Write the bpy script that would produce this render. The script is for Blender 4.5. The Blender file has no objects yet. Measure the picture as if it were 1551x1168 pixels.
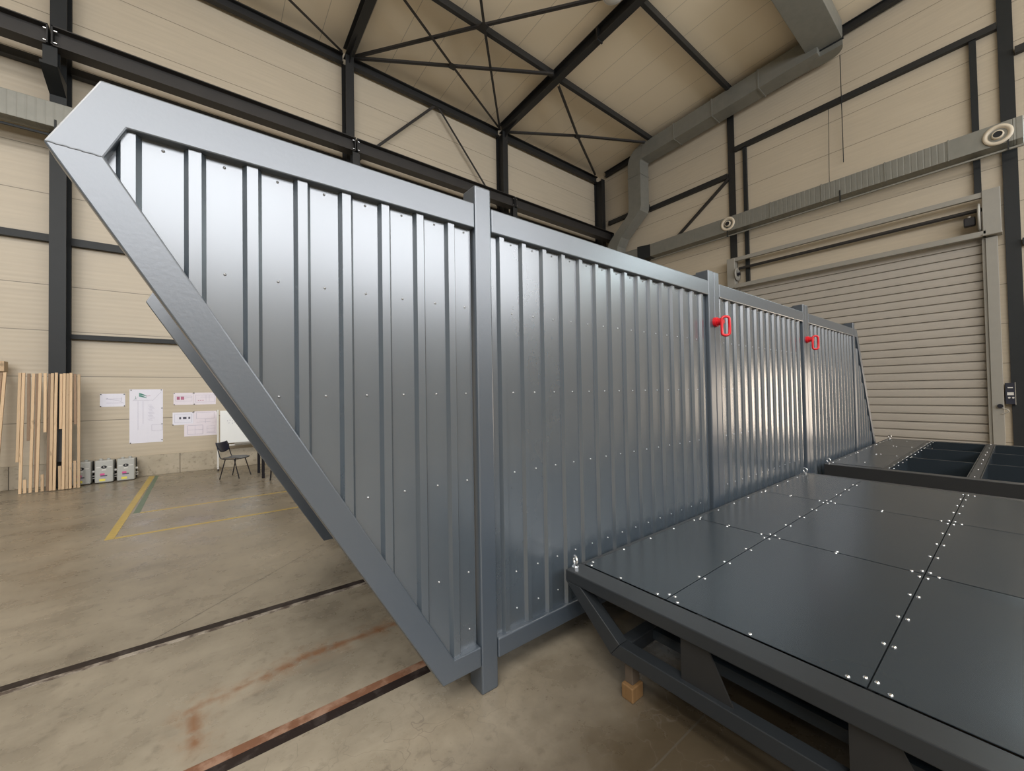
import bpy, bmesh, math, random
from mathutils import Vector, Matrix
random.seed(7)
scene = bpy.context.scene
COL = scene.collection
PI = math.pi

# ------------------------------------------------------------------ materials
def new_mat(name):
    m = bpy.data.materials.new(name); m.use_nodes = True
    nt = m.node_tree
    b = nt.nodes['Principled BSDF']
    return m, nt, b

def N(nt, typ, **kw):
    n = nt.nodes.new(typ)
    for k, v in kw.items():
        if k.startswith('i_'):
            n.inputs[k[2:].replace('_', ' ')].default_value = v
        else:
            setattr(n, k, v)
    return n

def L(nt, a, b): nt.links.new(a, b)

def mathn(nt, op, a, b=None, c=None, clamp=False):
    n = nt.nodes.new('ShaderNodeMath'); n.operation = op; n.use_clamp = clamp
    for i, v in enumerate((a, b, c)):
        if v is None: continue
        if isinstance(v, (int, float)): n.inputs[i].default_value = v
        else: nt.links.new(v, n.inputs[i])
    return n.outputs[0]

def mixc(nt, fac, a, b):
    n = nt.nodes.new('ShaderNodeMix'); n.data_type = 'RGBA'
    if isinstance(fac, (int, float)): n.inputs[0].default_value = fac
    else: nt.links.new(fac, n.inputs[0])
    for idx, v in ((6, a), (7, b)):
        if isinstance(v, tuple): n.inputs[idx].default_value = (*v, 1) if len(v) == 3 else v
        else: nt.links.new(v, n.inputs[idx])
    return n.outputs[2]

def pos_xyz(nt):
    g = nt.nodes.new('ShaderNodeNewGeometry')
    s = nt.nodes.new('ShaderNodeSeparateXYZ'); L(nt, g.outputs['Position'], s.inputs[0])
    return g.outputs['Position'], s.outputs[0], s.outputs[1], s.outputs[2]

def noise(nt, vec, scale, detail=4, rough=.55, mapscale=None):
    if mapscale:
        mp = nt.nodes.new('ShaderNodeMapping'); mp.inputs['Scale'].default_value = mapscale
        L(nt, vec, mp.inputs['Vector']); vec = mp.outputs[0]
    n = nt.nodes.new('ShaderNodeTexNoise'); n.inputs['Scale'].default_value = scale
    n.inputs['Detail'].default_value = detail; n.inputs['Roughness'].default_value = rough
    L(nt, vec, n.inputs['Vector'])
    return n.outputs['Fac']

def bump(nt, b, h, strength, dist):
    n = nt.nodes.new('ShaderNodeBump'); n.inputs['Strength'].default_value = strength
    n.inputs['Distance'].default_value = dist
    L(nt, h, n.inputs['Height']); L(nt, n.outputs[0], b.inputs['Normal'])

def ramp(nt, fac, lo, hi):
    n = nt.nodes.new('ShaderNodeMapRange'); n.inputs[1].default_value = lo; n.inputs[2].default_value = hi
    n.clamp = True; L(nt, fac, n.inputs[0]); return n.outputs[0]

def simple(name, col, rough=.5, metal=0.0, var=.12, nscale=6, spec=.5, bmp=0, bscale=40, bdist=.002, ior=1.5):
    m, nt, b = new_mat(name)
    p, x, y, z = pos_xyz(nt)
    f = noise(nt, p, nscale)
    c = mixc(nt, f, tuple(v * (1 - var) for v in col), tuple(min(1, v * (1 + var)) for v in col))
    L(nt, c, b.inputs['Base Color'])
    b.inputs['Roughness'].default_value = rough; b.inputs['Metallic'].default_value = metal
    b.inputs['Specular IOR Level'].default_value = spec; b.inputs['IOR'].default_value = ior
    if bmp: bump(nt, b, noise(nt, p, bscale, 2), bmp, bdist)
    return m

M = {}
M['paint_frame'] = simple('anthracite_paint_tube', (.044, .058, .075), .33, var=.05, spec=.5, ior=2.1, bmp=.25, bscale=70, bdist=.0012)
M['paint_sheet'] = simple('anthracite_coated_sheet', (.054, .068, .082), .27, var=.05, spec=.5, ior=2.35)
M['paint_deck'] = simple('anthracite_deck_plate', (.023, .030, .036), .25, var=.08, nscale=3, bmp=.03, bscale=4, bdist=.003, spec=.36)
M['paint_deck_frame'] = simple('anthracite_deck_frame', (.020, .023, .026), .36, var=.1, bmp=.15, bscale=60, bdist=.001)
M['steel_column'] = simple('dark_grey_steel_paint', (.018, .020, .021), .48, var=.12, nscale=4, spec=.3)
M['steel_black'] = simple('black_steel_paint', (.016, .016, .016), .5, var=.2, nscale=4)
M['steel_brown'] = simple('brown_black_crane_steel', (.026, .023, .021), .5, var=.3, nscale=3)
M['red'] = simple('red_enamel', (.62, .012, .02), .3, var=.08)
M['zinc'] = simple('zinc_plated_bolt', (.75, .76, .77), .22, metal=1, var=.05)
M['timber_grey'] = simple('dark_timber', (.075, .055, .038), .7, var=.25)  # even dark brown tone of the upper timber block
M['screw_steel'] = simple('dulled_screw_steel', (.42, .43, .44), .4, metal=.8, var=.05)
M['frame_grey'] = simple('door_frame_grey_paint', (.29, .275, .24), .45, var=.06)
M['white_metal'] = simple('white_painted_metal', (.72, .71, .68), .35, var=.03)
M['white_board'] = simple('white_enamel_board', (.86, .87, .86), .2, var=.02)
M['paper'] = simple('white_drawing_paper', (.80, .79, .87), .8, var=.03)
M['paper_pink'] = simple('white_drawing_paper_warm', (.80, .74, .80), .8, var=.03)
M['ink_dark'] = simple('dark_print_ink', (.10, .10, .13), .8, var=.1)
M['ink_grey'] = simple('grey_print_ink', (.42, .40, .50), .8, var=.1)
M['ink_red'] = simple('red_print_ink', (.48, .16, .26), .8, var=.1)
M['ink_green'] = simple('green_print_ink', (.10, .30, .24), .8, var=.1)
M['ink_pink'] = simple('pink_print_ink', (.66, .10, .30), .7, var=.1)
M['ink_yellow'] = simple('yellow_print_ink', (.80, .70, .12), .7, var=.1)
M['box_grey'] = simple('light_grey_housing', (.45, .455, .43), .45, var=.04)
M['black_plastic'] = simple('black_plastic', (.014, .014, .02), .35, var=.1)
M['blue_plastic'] = simple('dark_navy_plastic', (.012, .014, .035), .4, var=.1)
M['seat_grey'] = simple('dark_grey_seat', (.035, .037, .04), .4, var=.1)
M['shade_dark'] = simple('dark_inside', (.01, .01, .011), .7, var=.2)
M['lens'] = simple('lamp_glass', (.6, .6, .58), .15, var=.02)
M['yellow_line'] = simple('worn_yellow_floor_paint', (.56, .41, .10), .42, var=.3, nscale=10)
M['green_line'] = simple('worn_green_floor_paint', (.12, .19, .12), .42, var=.35, nscale=10)
M['beige_plate'] = simple('beige_nozzle_plastic', (.62, .54, .42), .4, var=.03)
M['box_navy'] = simple('navy_control_box', (.02, .022, .035), .4, var=.2)
M['tag_light'] = simple('pale_label', (.6, .58, .55), .6, var=.1)

def mat_duct():
    m, nt, b = new_mat('galvanised_duct')
    p, x, y, z = pos_xyz(nt)
    f = noise(nt, p, 5, 3)
    c = mixc(nt, f, (.20, .20, .175), (.26, .255, .225))
    L(nt, c, b.inputs['Base Color'])
    b.inputs['Metallic'].default_value = .35; b.inputs['Roughness'].default_value = .48
    return m
M['duct'] = mat_duct()
def mat_duct_rib(name, axis):
    m, nt, b = new_mat(name)
    p, x, y, z = pos_xyz(nt)
    s = x if axis == 0 else y
    fr = mathn(nt, 'FRACT', mathn(nt, 'MULTIPLY', s, 8.0))
    groove = mathn(nt, 'LESS_THAN', mathn(nt, 'ABSOLUTE', mathn(nt, 'SUBTRACT', fr, .5)), .14)
    f = noise(nt, p, 5, 3)
    c = mixc(nt, f, (.20, .20, .175), (.26, .255, .225))
    L(nt, c, b.inputs['Base Color'])
    b.inputs['Metallic'].default_value = .35; b.inputs['Roughness'].default_value = .48
    tri = mathn(nt, 'ABSOLUTE', mathn(nt, 'SUBTRACT', fr, .5))
    bump(nt, b, ramp(nt, tri, .0, .16), .35, .008)
    return m
M['duct_rib_y'] = mat_duct_rib('beaded_duct_side', 1)
M['duct_rib_x'] = mat_duct_rib('beaded_duct_back', 0)

def mat_wall(name, col, joint0=2.32, pitch=.98):
    m, nt, b = new_mat(name)
    p, x, y, z = pos_xyz(nt)
    f = noise(nt, p, .8, 3)
    fine = noise(nt, p, 3, 3, mapscale=(.3, .3, 6))
    base = mixc(nt, f, tuple(v * .95 for v in col), tuple(v * 1.05 for v in col))
    base = mixc(nt, ramp(nt, fine, .35, .7), base, tuple(v * .93 for v in col))
    zz = mathn(nt, 'FRACT', mathn(nt, 'DIVIDE', mathn(nt, 'SUBTRACT', z, joint0 - 98), pitch))
    d = mathn(nt, 'ABSOLUTE', mathn(nt, 'SUBTRACT', zz, .5))
    joint = mathn(nt, 'GREATER_THAN', d, .4915)
    c = mixc(nt, joint, base, tuple(v * .45 for v in col))
    L(nt, c, b.inputs['Base Color'])
    b.inputs['Roughness'].default_value = .45
    ribs = mathn(nt, 'SINE', mathn(nt, 'MULTIPLY', z, 2 * PI / .098))
    h = mathn(nt, 'ADD', ribs, mathn(nt, 'MULTIPLY', joint, -4))
    bump(nt, b, h, .14, .004)
    return m
M['wall'] = mat_wall('cream_sandwich_panel', (.53, .455, .345))

M['wall_dark'] = mat_wall('shade_toned_sandwich_panel', (.085, .088, .09))  # unseen left wall; hall's darkness put into its tone to dim rib reflections
def mat_ceiling():
    m, nt, b = new_mat('cream_roof_panel')
    p, x, y, z = pos_xyz(nt)
    col = (.80, .69, .52)
    f = noise(nt, p, .5, 3)
    base = mixc(nt, f, tuple(v * .95 for v in col), tuple(v * 1.04 for v in col))
    fr = mathn(nt, 'FRACT', mathn(nt, 'ADD', x, 50.3))
    d = mathn(nt, 'ABSOLUTE', mathn(nt, 'SUBTRACT', fr, .5))
    joint = mathn(nt, 'GREATER_THAN', d, .492)
    L(nt, mixc(nt, joint, base, tuple(v * .6 for v in col)), b.inputs['Base Color'])
    b.inputs['Roughness'].default_value = .5
    return m
M['ceiling'] = mat_ceiling()

def mat_plinth():
    m, nt, b = new_mat('precast_concrete_plinth')
    p, x, y, z = pos_xyz(nt)
    f = noise(nt, p, 2.2, 6, .6)
    f2 = noise(nt, p, 14, 4)
    base = mixc(nt, ramp(nt, f, .3, .7), (.38, .33, .25), (.52, .455, .355))
    base = mixc(nt, ramp(nt, f2, .55, .75), base, (.28, .24, .18))
    fr = mathn(nt, 'FRACT', mathn(nt, 'DIVIDE', mathn(nt, 'ADD', x, 100.53 + .0), 2.66))
    d = mathn(nt, 'ABSOLUTE', mathn(nt, 'SUBTRACT', fr, .5))
    # joints at x = -0.53 + 2.66 k
    fr = mathn(nt, 'FRACT', mathn(nt, 'DIVIDE', mathn(nt, 'ADD', x, .53 + 2.66 * 40), 2.66))
    j = mathn(nt, 'LESS_THAN', fr, .006)
    L(nt, mixc(nt, j, base, (.13, .11, .085)), b.inputs['Base Color'])
    b.inputs['Roughness'].default_value = .75
    bump(nt, b, f2, .25, .004)
    return m
M['plinth'] = mat_plinth()

def seg_dist(nt, x, y, a, b_):
    """distance in plan from the point to the segment a-b"""
    ax, ay = a; bx, by = b_
    dx, dy = bx - ax, by - ay; l2 = dx * dx + dy * dy
    px = mathn(nt, 'SUBTRACT', x, ax); py = mathn(nt, 'SUBTRACT', y, ay)
    t = mathn(nt, 'DIVIDE', mathn(nt, 'ADD', mathn(nt, 'MULTIPLY', px, dx), mathn(nt, 'MULTIPLY', py, dy)), l2, clamp=True)
    ex = mathn(nt, 'SUBTRACT', px, mathn(nt, 'MULTIPLY', t, dx))
    ey = mathn(nt, 'SUBTRACT', py, mathn(nt, 'MULTIPLY', t, dy))
    return mathn(nt, 'SQRT', mathn(nt, 'ADD', mathn(nt, 'MULTIPLY', ex, ex), mathn(nt, 'MULTIPLY', ey, ey)))

def mat_floor():
    m, nt, b = new_mat('polished_concrete_floor')
    p, x, y, z = pos_xyz(nt)
    n1 = noise(nt, p, .55, 5, .6)
    n2 = noise(nt, p, 2.6, 6, .62)
    n3 = noise(nt, p, 11, 5, .6)
    n4 = noise(nt, p, 38, 3)
    c = mixc(nt, ramp(nt, n1, .35, .68), (.195, .166, .124), (.340, .295, .225))
    c = mixc(nt, mathn(nt, 'MULTIPLY', ramp(nt, n2, .42, .75), .65), c, (.40, .35, .27))
    c = mixc(nt, mathn(nt, 'MULTIPLY', ramp(nt, n3, .56, .72), .40), c, (.10, .085, .065))
    streak = noise(nt, p, 1.7, 5, .65, mapscale=(.45, 1.6, 1))
    c = mixc(nt, mathn(nt, 'MULTIPLY', ramp(nt, streak, .55, .75), .45), c, (.13, .112, .088))
    c = mixc(nt, mathn(nt, 'MULTIPLY', ramp(nt, n4, .62, .72), .35), c, (.16, .135, .10))
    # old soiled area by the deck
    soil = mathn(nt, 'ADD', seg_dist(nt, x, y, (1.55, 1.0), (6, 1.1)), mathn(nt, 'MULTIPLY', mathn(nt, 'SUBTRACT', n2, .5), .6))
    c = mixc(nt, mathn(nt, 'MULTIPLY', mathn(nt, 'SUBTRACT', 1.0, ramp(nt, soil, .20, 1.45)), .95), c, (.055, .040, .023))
    # old dark oil patch
    oil = mathn(nt, 'ADD', seg_dist(nt, x, y, (1.15, 1.02), (1.35, 1.20)), mathn(nt, 'MULTIPLY', mathn(nt, 'SUBTRACT', n3, .5), .30))
    c = mixc(nt, mathn(nt, 'MULTIPLY', mathn(nt, 'SUBTRACT', 1.0, ramp(nt, oil, .02, .07)), .55), c, (.15, .13, .10))
    # rust line that runs along the floor and turns a corner
    wob = mathn(nt, 'MULTIPLY', mathn(nt, 'SUBTRACT', n2, .5), .12)
    d1 = seg_dist(nt, x, y, (-.055, 2.68), (-.07, 2.98))
    d2 = seg_dist(nt, x, y, (-.07, 2.98), (.48, 3.06))
    d3 = seg_dist(nt, x, y, (.48, 3.08), (1.20, 3.06))
    d = mathn(nt, 'ADD', mathn(nt, 'MINIMUM', d1, mathn(nt, 'MINIMUM', d2, d3)), wob)
    core = mathn(nt, 'SUBTRACT', 1.0, ramp(nt, d, .004, .045))
    halo = mathn(nt, 'MULTIPLY', mathn(nt, 'SUBTRACT', 1.0, ramp(nt, d, .01, .16)), ramp(nt, n3, .40, .62))
    c = mixc(nt, mathn(nt, 'MULTIPLY', halo, .40), c, (.30, .165, .085))
    c = mixc(nt, mathn(nt, 'MULTIPLY', core, mathn(nt, 'MULTIPLY', ramp(nt, n3, .25, .55), .85)), c, (.215, .105, .052))
    # saw-cut joints
    j1 = mathn(nt, 'LESS_THAN', seg_dist(nt, x, y, (-.4, 3.95), (1.3, 5.40)), .007)
    j2 = mathn(nt, 'LESS_THAN', seg_dist(nt, x, y, (.9, 1.118), (6, 1.118)), .005)
    j3 = mathn(nt, 'LESS_THAN', seg_dist(nt, x, y, (-9, 9.6), (-2.0, 11.0)), .008)
    j = mathn(nt, 'MAXIMUM', mathn(nt, 'MAXIMUM', j1, j2), j3)
    c = mixc(nt, mathn(nt, 'MULTIPLY', j, .6), c, (.08, .07, .055))
    # hair cracks of the screed in front
    vor = nt.nodes.new('ShaderNodeTexVoronoi'); vor.feature = 'DISTANCE_TO_EDGE'; vor.inputs['Scale'].default_value = 4.5
    mp = nt.nodes.new('ShaderNodeVectorMath'); mp.operation = 'ADD'; L(nt, p, mp.inputs[0])
    nv = nt.nodes.new('ShaderNodeTexNoise'); nv.inputs['Scale'].default_value = 6; L(nt, p, nv.inputs['Vector'])
    sc = nt.nodes.new('ShaderNodeVectorMath'); sc.operation = 'SCALE'; sc.inputs['Scale'].default_value = .25
    L(nt, nv.outputs['Color'], sc.inputs[0]); L(nt, sc.outputs[0], mp.inputs[1]); L(nt, mp.outputs[0], vor.inputs['Vector'])
    cr = mathn(nt, 'LESS_THAN', vor.outputs['Distance'], .010)
    zone = mathn(nt, 'MULTIPLY', mathn(nt, 'LESS_THAN', y, 2.35), ramp(nt, n1, .40, .60))
    c = mixc(nt, mathn(nt, 'MULTIPLY', mathn(nt, 'MULTIPLY', cr, zone), .45), c, (.12, .10, .08))
    L(nt, c, b.inputs['Base Color'])
    r = nt.nodes.new('ShaderNodeMapRange'); r.inputs[1].default_value = .3; r.inputs[2].default_value = .7
    r.inputs[3].default_value = .20; r.inputs[4].default_value = .40
    L(nt, n2, r.inputs[0]); L(nt, r.outputs[0], b.inputs['Roughness'])
    bump(nt, b, n3, .05, .004)
    return m
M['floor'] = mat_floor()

def mat_wood(name, c1, c2):
    m, nt, b = new_mat(name)
    tc = nt.nodes.new('ShaderNodeTexCoord')
    oi = nt.nodes.new('ShaderNodeObjectInfo')
    add = nt.nodes.new('ShaderNodeVectorMath'); add.operation = 'ADD'
    L(nt, tc.outputs['Object'], add.inputs[0]); L(nt, oi.outputs['Random'], add.inputs[1])
    f = noise(nt, add.outputs[0], 6, 6, .6, mapscale=(9, 9, .5))
    k = noise(nt, add.outputs[0], 5, 2, .5, mapscale=(3, 3, 1.0))
    c = mixc(nt, f, c1, c2)
    c = mixc(nt, mathn(nt, 'MULTIPLY', ramp(nt, k, .66, .74), .6), c, tuple(v * .4 for v in c1))
    hs = nt.nodes.new('ShaderNodeHueSaturation')
    mr = nt.nodes.new('ShaderNodeMapRange'); mr.inputs[3].default_value = .78; mr.inputs[4].default_value = 1.15
    L(nt, oi.outputs['Random'], mr.inputs[0]); L(nt, mr.outputs[0], hs.inputs['Value']); L(nt, c, hs.inputs['Color'])
    L(nt, hs.outputs[0], b.inputs['Base Color'])
    b.inputs['Roughness'].default_value = .6
    return m
M['wood'] = mat_wood('pale_pine', (.50, .34, .19), (.68, .50, .32))
M['wood_dark'] = mat_wood('weathered_pine', (.20, .125, .07), (.33, .215, .13))
M['wood_block'] = mat_wood('raw_timber_end', (.11, .060, .022), (.18, .10, .04))

def mat_slat():
    m, nt, b = new_mat('roller_slat_beige_grey')
    p, x, y, z = pos_xyz(nt)
    f = noise(nt, p, 1.2, 3)
    fine = noise(nt, p, 3, 2, mapscale=(1, .2, 12))
    c = mixc(nt, f, (.40, .365, .315), (.47, .43, .375))
    c = mixc(nt, mathn(nt, 'MULTIPLY', fine, .25), c, (.28, .25, .21))
    L(nt, c, b.inputs['Base Color']); b.inputs['Roughness'].default_value = .42
    return m
M['slat'] = mat_slat()

def mat_rust(name, c1, c2, thr):
    m, nt, b = new_mat(name)
    p, x, y, z = pos_xyz(nt)
    f = noise(nt, p, 7, 6, .65)
    L(nt, mixc(nt, ramp(nt, f, thr, thr + .15), c1, c2), b.inputs['Base Color'])
    b.inputs['Roughness'].default_value = .55; b.inputs['Metallic'].default_value = .2
    bump(nt, b, f, .4, .004)
    return m
M['rail_rust'] = mat_rust('rusty_rail_head', (.22, .105, .06), (.36, .22, .15), .45)
M['rail_bright'] = mat_rust('worn_rail_head', (.10, .075, .06), (.42, .37, .31), .42)
M['rail_groove'] = mat_rust('dirty_rail_groove', (.022, .014, .012), (.07, .055, .05), .52)

def mat_emit(name, col, strength):
    m = bpy.data.materials.new(name); m.use_nodes = True; nt = m.node_tree
    nt.nodes.clear()
    o = nt.nodes.new('ShaderNodeOutputMaterial'); e = nt.nodes.new('ShaderNodeEmission')
    e.inputs[0].default_value = (*col, 1); e.inputs[1].default_value = strength
    L(nt, e.outputs[0], o.inputs[0]); return m
M['daylight'] = mat_emit('daylit_window_pane', (.92, .95, 1.0), 7.2)
M['roof_fill'] = mat_emit('roof_fill_pane', (1.0, .97, .92), 21.0)  # added overhead glow that lifts the floor and ceiling
M['daylight_side'] = mat_emit('daylit_side_pane', (.80, .95, 1.0), 13.0)
M['daylight_warm'] = mat_emit('daylit_doorway_pane', (1.0, .84, .68), 11.0)

# ------------------------------------------------------------------ mesh builder
class MB:
    def __init__(self): self.v = []; self.f = []; self.smooth_faces = []
    def add(self, vs, fs, smooth=False):
        o = len(self.v); self.v += [tuple(p) for p in vs]
        for f in fs:
            if smooth: self.smooth_faces.append(len(self.f))
            self.f.append(tuple(i + o for i in f))
        return self
    def box(self, x0, x1, y0, y1, z0, z1):
        vs = [(x0,y0,z0),(x1,y0,z0),(x1,y1,z0),(x0,y1,z0),(x0,y0,z1),(x1,y0,z1),(x1,y1,z1),(x0,y1,z1)]
        return self.add(vs, [(0,3,2,1),(4,5,6,7),(0,1,5,4),(1,2,6,5),(2,3,7,6),(3,0,4,7)])
    def prism(self, poly, axis, a, b):
        """poly: 2D points in the two other axes (in order), extruded along axis from a to b"""
        def P(u, v, w):
            return {0: (w, u, v), 1: (u, w, v), 2: (u, v, w)}[axis]
        n = len(poly)
        vs = [P(u, v, a) for u, v in poly] + [P(u, v, b) for u, v in poly]
        fs = [tuple(range(n))[::-1], tuple(range(n, 2 * n))] + [(i, (i + 1) % n, n + (i + 1) % n, n + i) for i in range(n)]
        return self.add(vs, fs)
    def bar(self, p, q, w, h, up=(0, 0, 1)):
        p, q, up = Vector(p), Vector(q), Vector(up)
        d = (q - p).normalized(); s = d.cross(up).normalized(); u = s.cross(d).normalized()
        vs = [c + s * a * w / 2 + u * b * h / 2 for c in (p, q) for a, b in ((-1,-1),(1,-1),(1,1),(-1,1))]
        return self.add(vs, [(3,2,1,0),(4,5,6,7),(0,1,5,4),(1,2,6,5),(2,3,7,6),(3,0,4,7)])
    def ibeam(self, p, q, h, b, tf, tw, up=(0, 0, 1)):
        p, q, up = Vector(p), Vector(q), Vector(up)
        d = (q - p).normalized(); s = d.cross(up).normalized(); u = s.cross(d).normalized()
        for off, w_, h_ in ((h/2 - tf/2, b, tf), (-h/2 + tf/2, b, tf), (0, tw, h - 2*tf)):
            self.bar(p + u * off, q + u * off, w_, h_, up)
        return self
    def angle(self, p, q, a, t, up=(0, 0, 1)):
        p, q, up = Vector(p), Vector(q), Vector(up)
        d = (q - p).normalized(); s = d.cross(up).normalized(); u = s.cross(d).normalized()
        self.bar(p - u * (a/2 - t/2), q - u * (a/2 - t/2), a, t, up)
        self.bar(p + s * (a/2 - t/2), q + s * (a/2 - t/2), t, a, up)
        return self
    def cyl(self, p, q, r, n=16, r2=None, caps=True):
        p, q = Vector(p), Vector(q); r2 = r if r2 is None else r2
        d = (q - p).normalized(); a = Vector((0, 0, 1)) if abs(d.z) < .9 else Vector((1, 0, 0))
        s = d.cross(a).normalized(); u = s.cross(d)
        vs = [p + (s*math.cos(2*PI*i/n) + u*math.sin(2*PI*i/n))*r for i in range(n)] + \
             [q + (s*math.cos(2*PI*i/n) + u*math.sin(2*PI*i/n))*r2 for i in range(n)]
        self.add(vs, [(i, (i+1) % n, n + (i+1) % n, n + i) for i in range(n)], True)
        if caps:
            self.add(vs[:n], [tuple(range(n))[::-1]]); self.add(vs[n:], [tuple(range(n))])
        return self
    def sweep(self, pts, r, n=10, closed=False, caps=True):
        P = [Vector(p) for p in pts]; m = len(P); rings = []
        up = Vector((0, 0, 1)); prev = None
        for i in range(m):
            if closed: t = (P[(i+1) % m] - P[i-1]).normalized()
            else: t = (P[min(i+1, m-1)] - P[max(i-1, 0)]).normalized()
            if prev is None:
                a = up if abs(t.z) < .9 else Vector((1, 0, 0)); s = t.cross(a).normalized()
            else:
                s = prev - t * prev.dot(t)
                s = s.normalized() if s.length > 1e-6 else t.cross(up).normalized()
            prev = s; u = s.cross(t)
            rr = r[i] if isinstance(r, (list, tuple)) else r
            rings.append([P[i] + (s*math.cos(2*PI*k/n) + u*math.sin(2*PI*k/n))*rr for k in range(n)])
        vs = [v for g in rings for v in g]; fs = []
        for i in range(m if closed else m - 1):
            j = (i + 1) % m
            for k in range(n): fs.append((i*n+k, i*n+(k+1) % n, j*n+(k+1) % n, j*n+k))
        self.add(vs, fs, True)
        if caps and not closed:
            self.add(rings[0], [tuple(range(n))[::-1]]); self.add(rings[-1], [tuple(range(n))])
        return self
    def lathe(self, prof, origin, axis=(0, 0, 1), n=24):
        """prof: list of (radius, height) about origin along axis"""
        o = Vector(origin); d = Vector(axis).normalized()
        a = Vector((0, 0, 1)) if abs(d.z) < .9 else Vector((1, 0, 0))
        s = d.cross(a).normalized(); u = s.cross(d)
        vs = [o + d*h + (s*math.cos(2*PI*k/n) + u*math.sin(2*PI*k/n))*r for r, h in prof for k in range(n)]
        fs = [(i*n+k, i*n+(k+1) % n, (i+1)*n+(k+1) % n, (i+1)*n+k) for i in range(len(prof)-1) for k in range(n)]
        return self.add(vs, fs, True)

def obj(name, mb, mat, parent=None, bevel=0, fix=True):
    xs = list(zip(*mb.v)); c = Vector([(min(a) + max(a)) / 2 for a in xs])
    me = bpy.data.meshes.new(name)
    me.from_pydata([tuple(Vector(p) - c) for p in mb.v], [], mb.f)
    for i in mb.smooth_faces: me.polygons[i].use_smooth = True
    if fix:
        bm = bmesh.new(); bm.from_mesh(me); bmesh.ops.recalc_face_normals(bm, faces=bm.faces); bm.to_mesh(me); bm.free()
    me.materials.append(mat if not isinstance(mat, str) else M[mat])
    o = bpy.data.objects.new(name, me); COL.objects.link(o)
    if parent is not None:
        o.parent = parent; o.location = c - world(parent)
    else: o.location = c
    if bevel:
        md = o.modifiers.new('bevel', 'BEVEL'); md.width = bevel; md.segments = 2; md.limit_method = 'ANGLE'
        md.angle_limit = math.radians(40)
    return o

def world(o):
    l = Vector(o.location)
    while o.parent is not None:
        o = o.parent; l = l + Vector(o.location)
    return l

def thing(name, label, cat, loc, group=None):
    o = bpy.data.objects.new(name, None); COL.objects.link(o); o.location = loc
    o.empty_display_size = .1
    o['label'] = label; o['category'] = cat
    if group: o['group'] = group
    return o
def tag(o, label, cat, group=None):
    o['label'] = label; o['category'] = cat
    if group: o['group'] = group
    return o
def struct(o, kind='structure'):
    o['kind'] = kind; return o
def dup(o, parent, loc):
    c = o.copy(); COL.objects.link(c); c.parent = parent; c.location = Vector(loc) - (world(parent) if parent else Vector()); return c

# ------------------------------------------------------------------ room shell
XL, XR, YF, YB = -17.0, 15.6, -12.0, 12.67
def zc(y): return 12.47 + .04 * (YB - y)
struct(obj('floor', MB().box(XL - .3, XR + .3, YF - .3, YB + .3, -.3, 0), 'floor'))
mb = MB(); mb.prism([(YB + .3, zc(YB + .3)), (YF - .3, zc(YF - .3)), (YF - .3, zc(YF - .3) + .2), (YB + .3, zc(YB + .3) + .2)], 0, XL - .3, XR + .3)
struct(obj('ceiling', mb, 'ceiling'))
struct(obj('wall_back', MB().box(XL - .3, XR + .3, YB, YB + .25, 0, 12.7), 'wall'))
struct(obj('baseboard_back', MB().box(XL, XR, YB - .07, YB, 0, .47), 'plinth', bevel=.006))

def wall_with_holes(name, axis, at, thick, u0, u1, z0, ztop, holes, mat):
    """wall in the plane axis=at spanning u0..u1, with rectangular holes (ua, ub, za, zb)"""
    us = sorted({u0, u1, *[h[0] for h in holes], *[h[1] for h in holes]})
    zs = sorted({z0, ztop, *[h[2] for h in holes], *[h[3] for h in holes]})
    mb = MB()
    for i in range(len(us) - 1):
        for k in range(len(zs) - 1):
            uc, zcn = (us[i] + us[i+1]) / 2, (zs[k] + zs[k+1]) / 2
            if any(h[0] < uc < h[1] and h[2] < zcn < h[3] for h in holes): continue
            if axis == 0: mb.box(at, at + thick, us[i], us[i+1], zs[k], zs[k+1])
            else: mb.box(us[i], us[i+1], at, at + thick, zs[k], zs[k+1])
    return struct(obj(name, mb, mat))

DOOR_Y0, DOOR_Y1, DOOR_Z = -2.35, -.50, 2.45
right_holes = [(.52, 6.25, 0, 5.5), (DOOR_Y0, DOOR_Y1, 0, DOOR_Z), (-9.0, -.30, 7.3, 8.5)]
wall_with_holes('wall_right', 0, XR, .25, YF - .3, YB, 0, 13.6, right_holes, 'wall')
front_holes = [(-14.2 + 5.85 * i, -14.2 + 5.85 * i + 5.65, 6.2, 11.6) for i in range(5)]
front_all = front_holes
wall_with_holes('wall_front', 1, YF - .25, .25, XL - .3, XR + .3, 0, 13.6, front_all, 'wall')
left_holes = []
wall_with_holes('wall_left', 0, XL - .25, .25, YF - .3, YB, 0, 13.6, left_holes, 'wall_dark')

def window(i, axis, at, u0, u1, z0, z1, mat, nm, inward):
    fr = MB(); t = .07
    def B(ua, ub, za, zb, d0, d1):
        if axis == 0: fr.box(at + d0, at + d1, ua, ub, za, zb)
        else: fr.box(ua, ub, at + d0, at + d1, za, zb)
    B(u0, u1, z0, z0 + t, -.04, .04); B(u0, u1, z1 - t, z1, -.04, .04)
    B(u0, u0 + t, z0 + t, z1 - t, -.04, .04); B(u1 - t, u1, z0 + t, z1 - t, -.04, .04)
    if nm > 1:
        for k in range(1, nm):
            uu = u0 + (u1 - u0) * k / nm
            B(uu - t/2, uu + t/2, z0 + t, z1 - t, -.03, .03)
    w = struct(obj('window_%d' % i, fr, 'steel_column'))
    p = MB()
    if axis == 0: vs = [(at, u0, z0), (at, u1, z0), (at, u1, z1), (at, u0, z1)]
    else: vs = [(u0, at, z0), (u1, at, z0), (u1, at, z1), (u0, at, z1)]
    p.add(vs, [(0, 1, 2, 3)])
    o = obj('pane', p, mat, w, fix=False)
    return w
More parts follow.
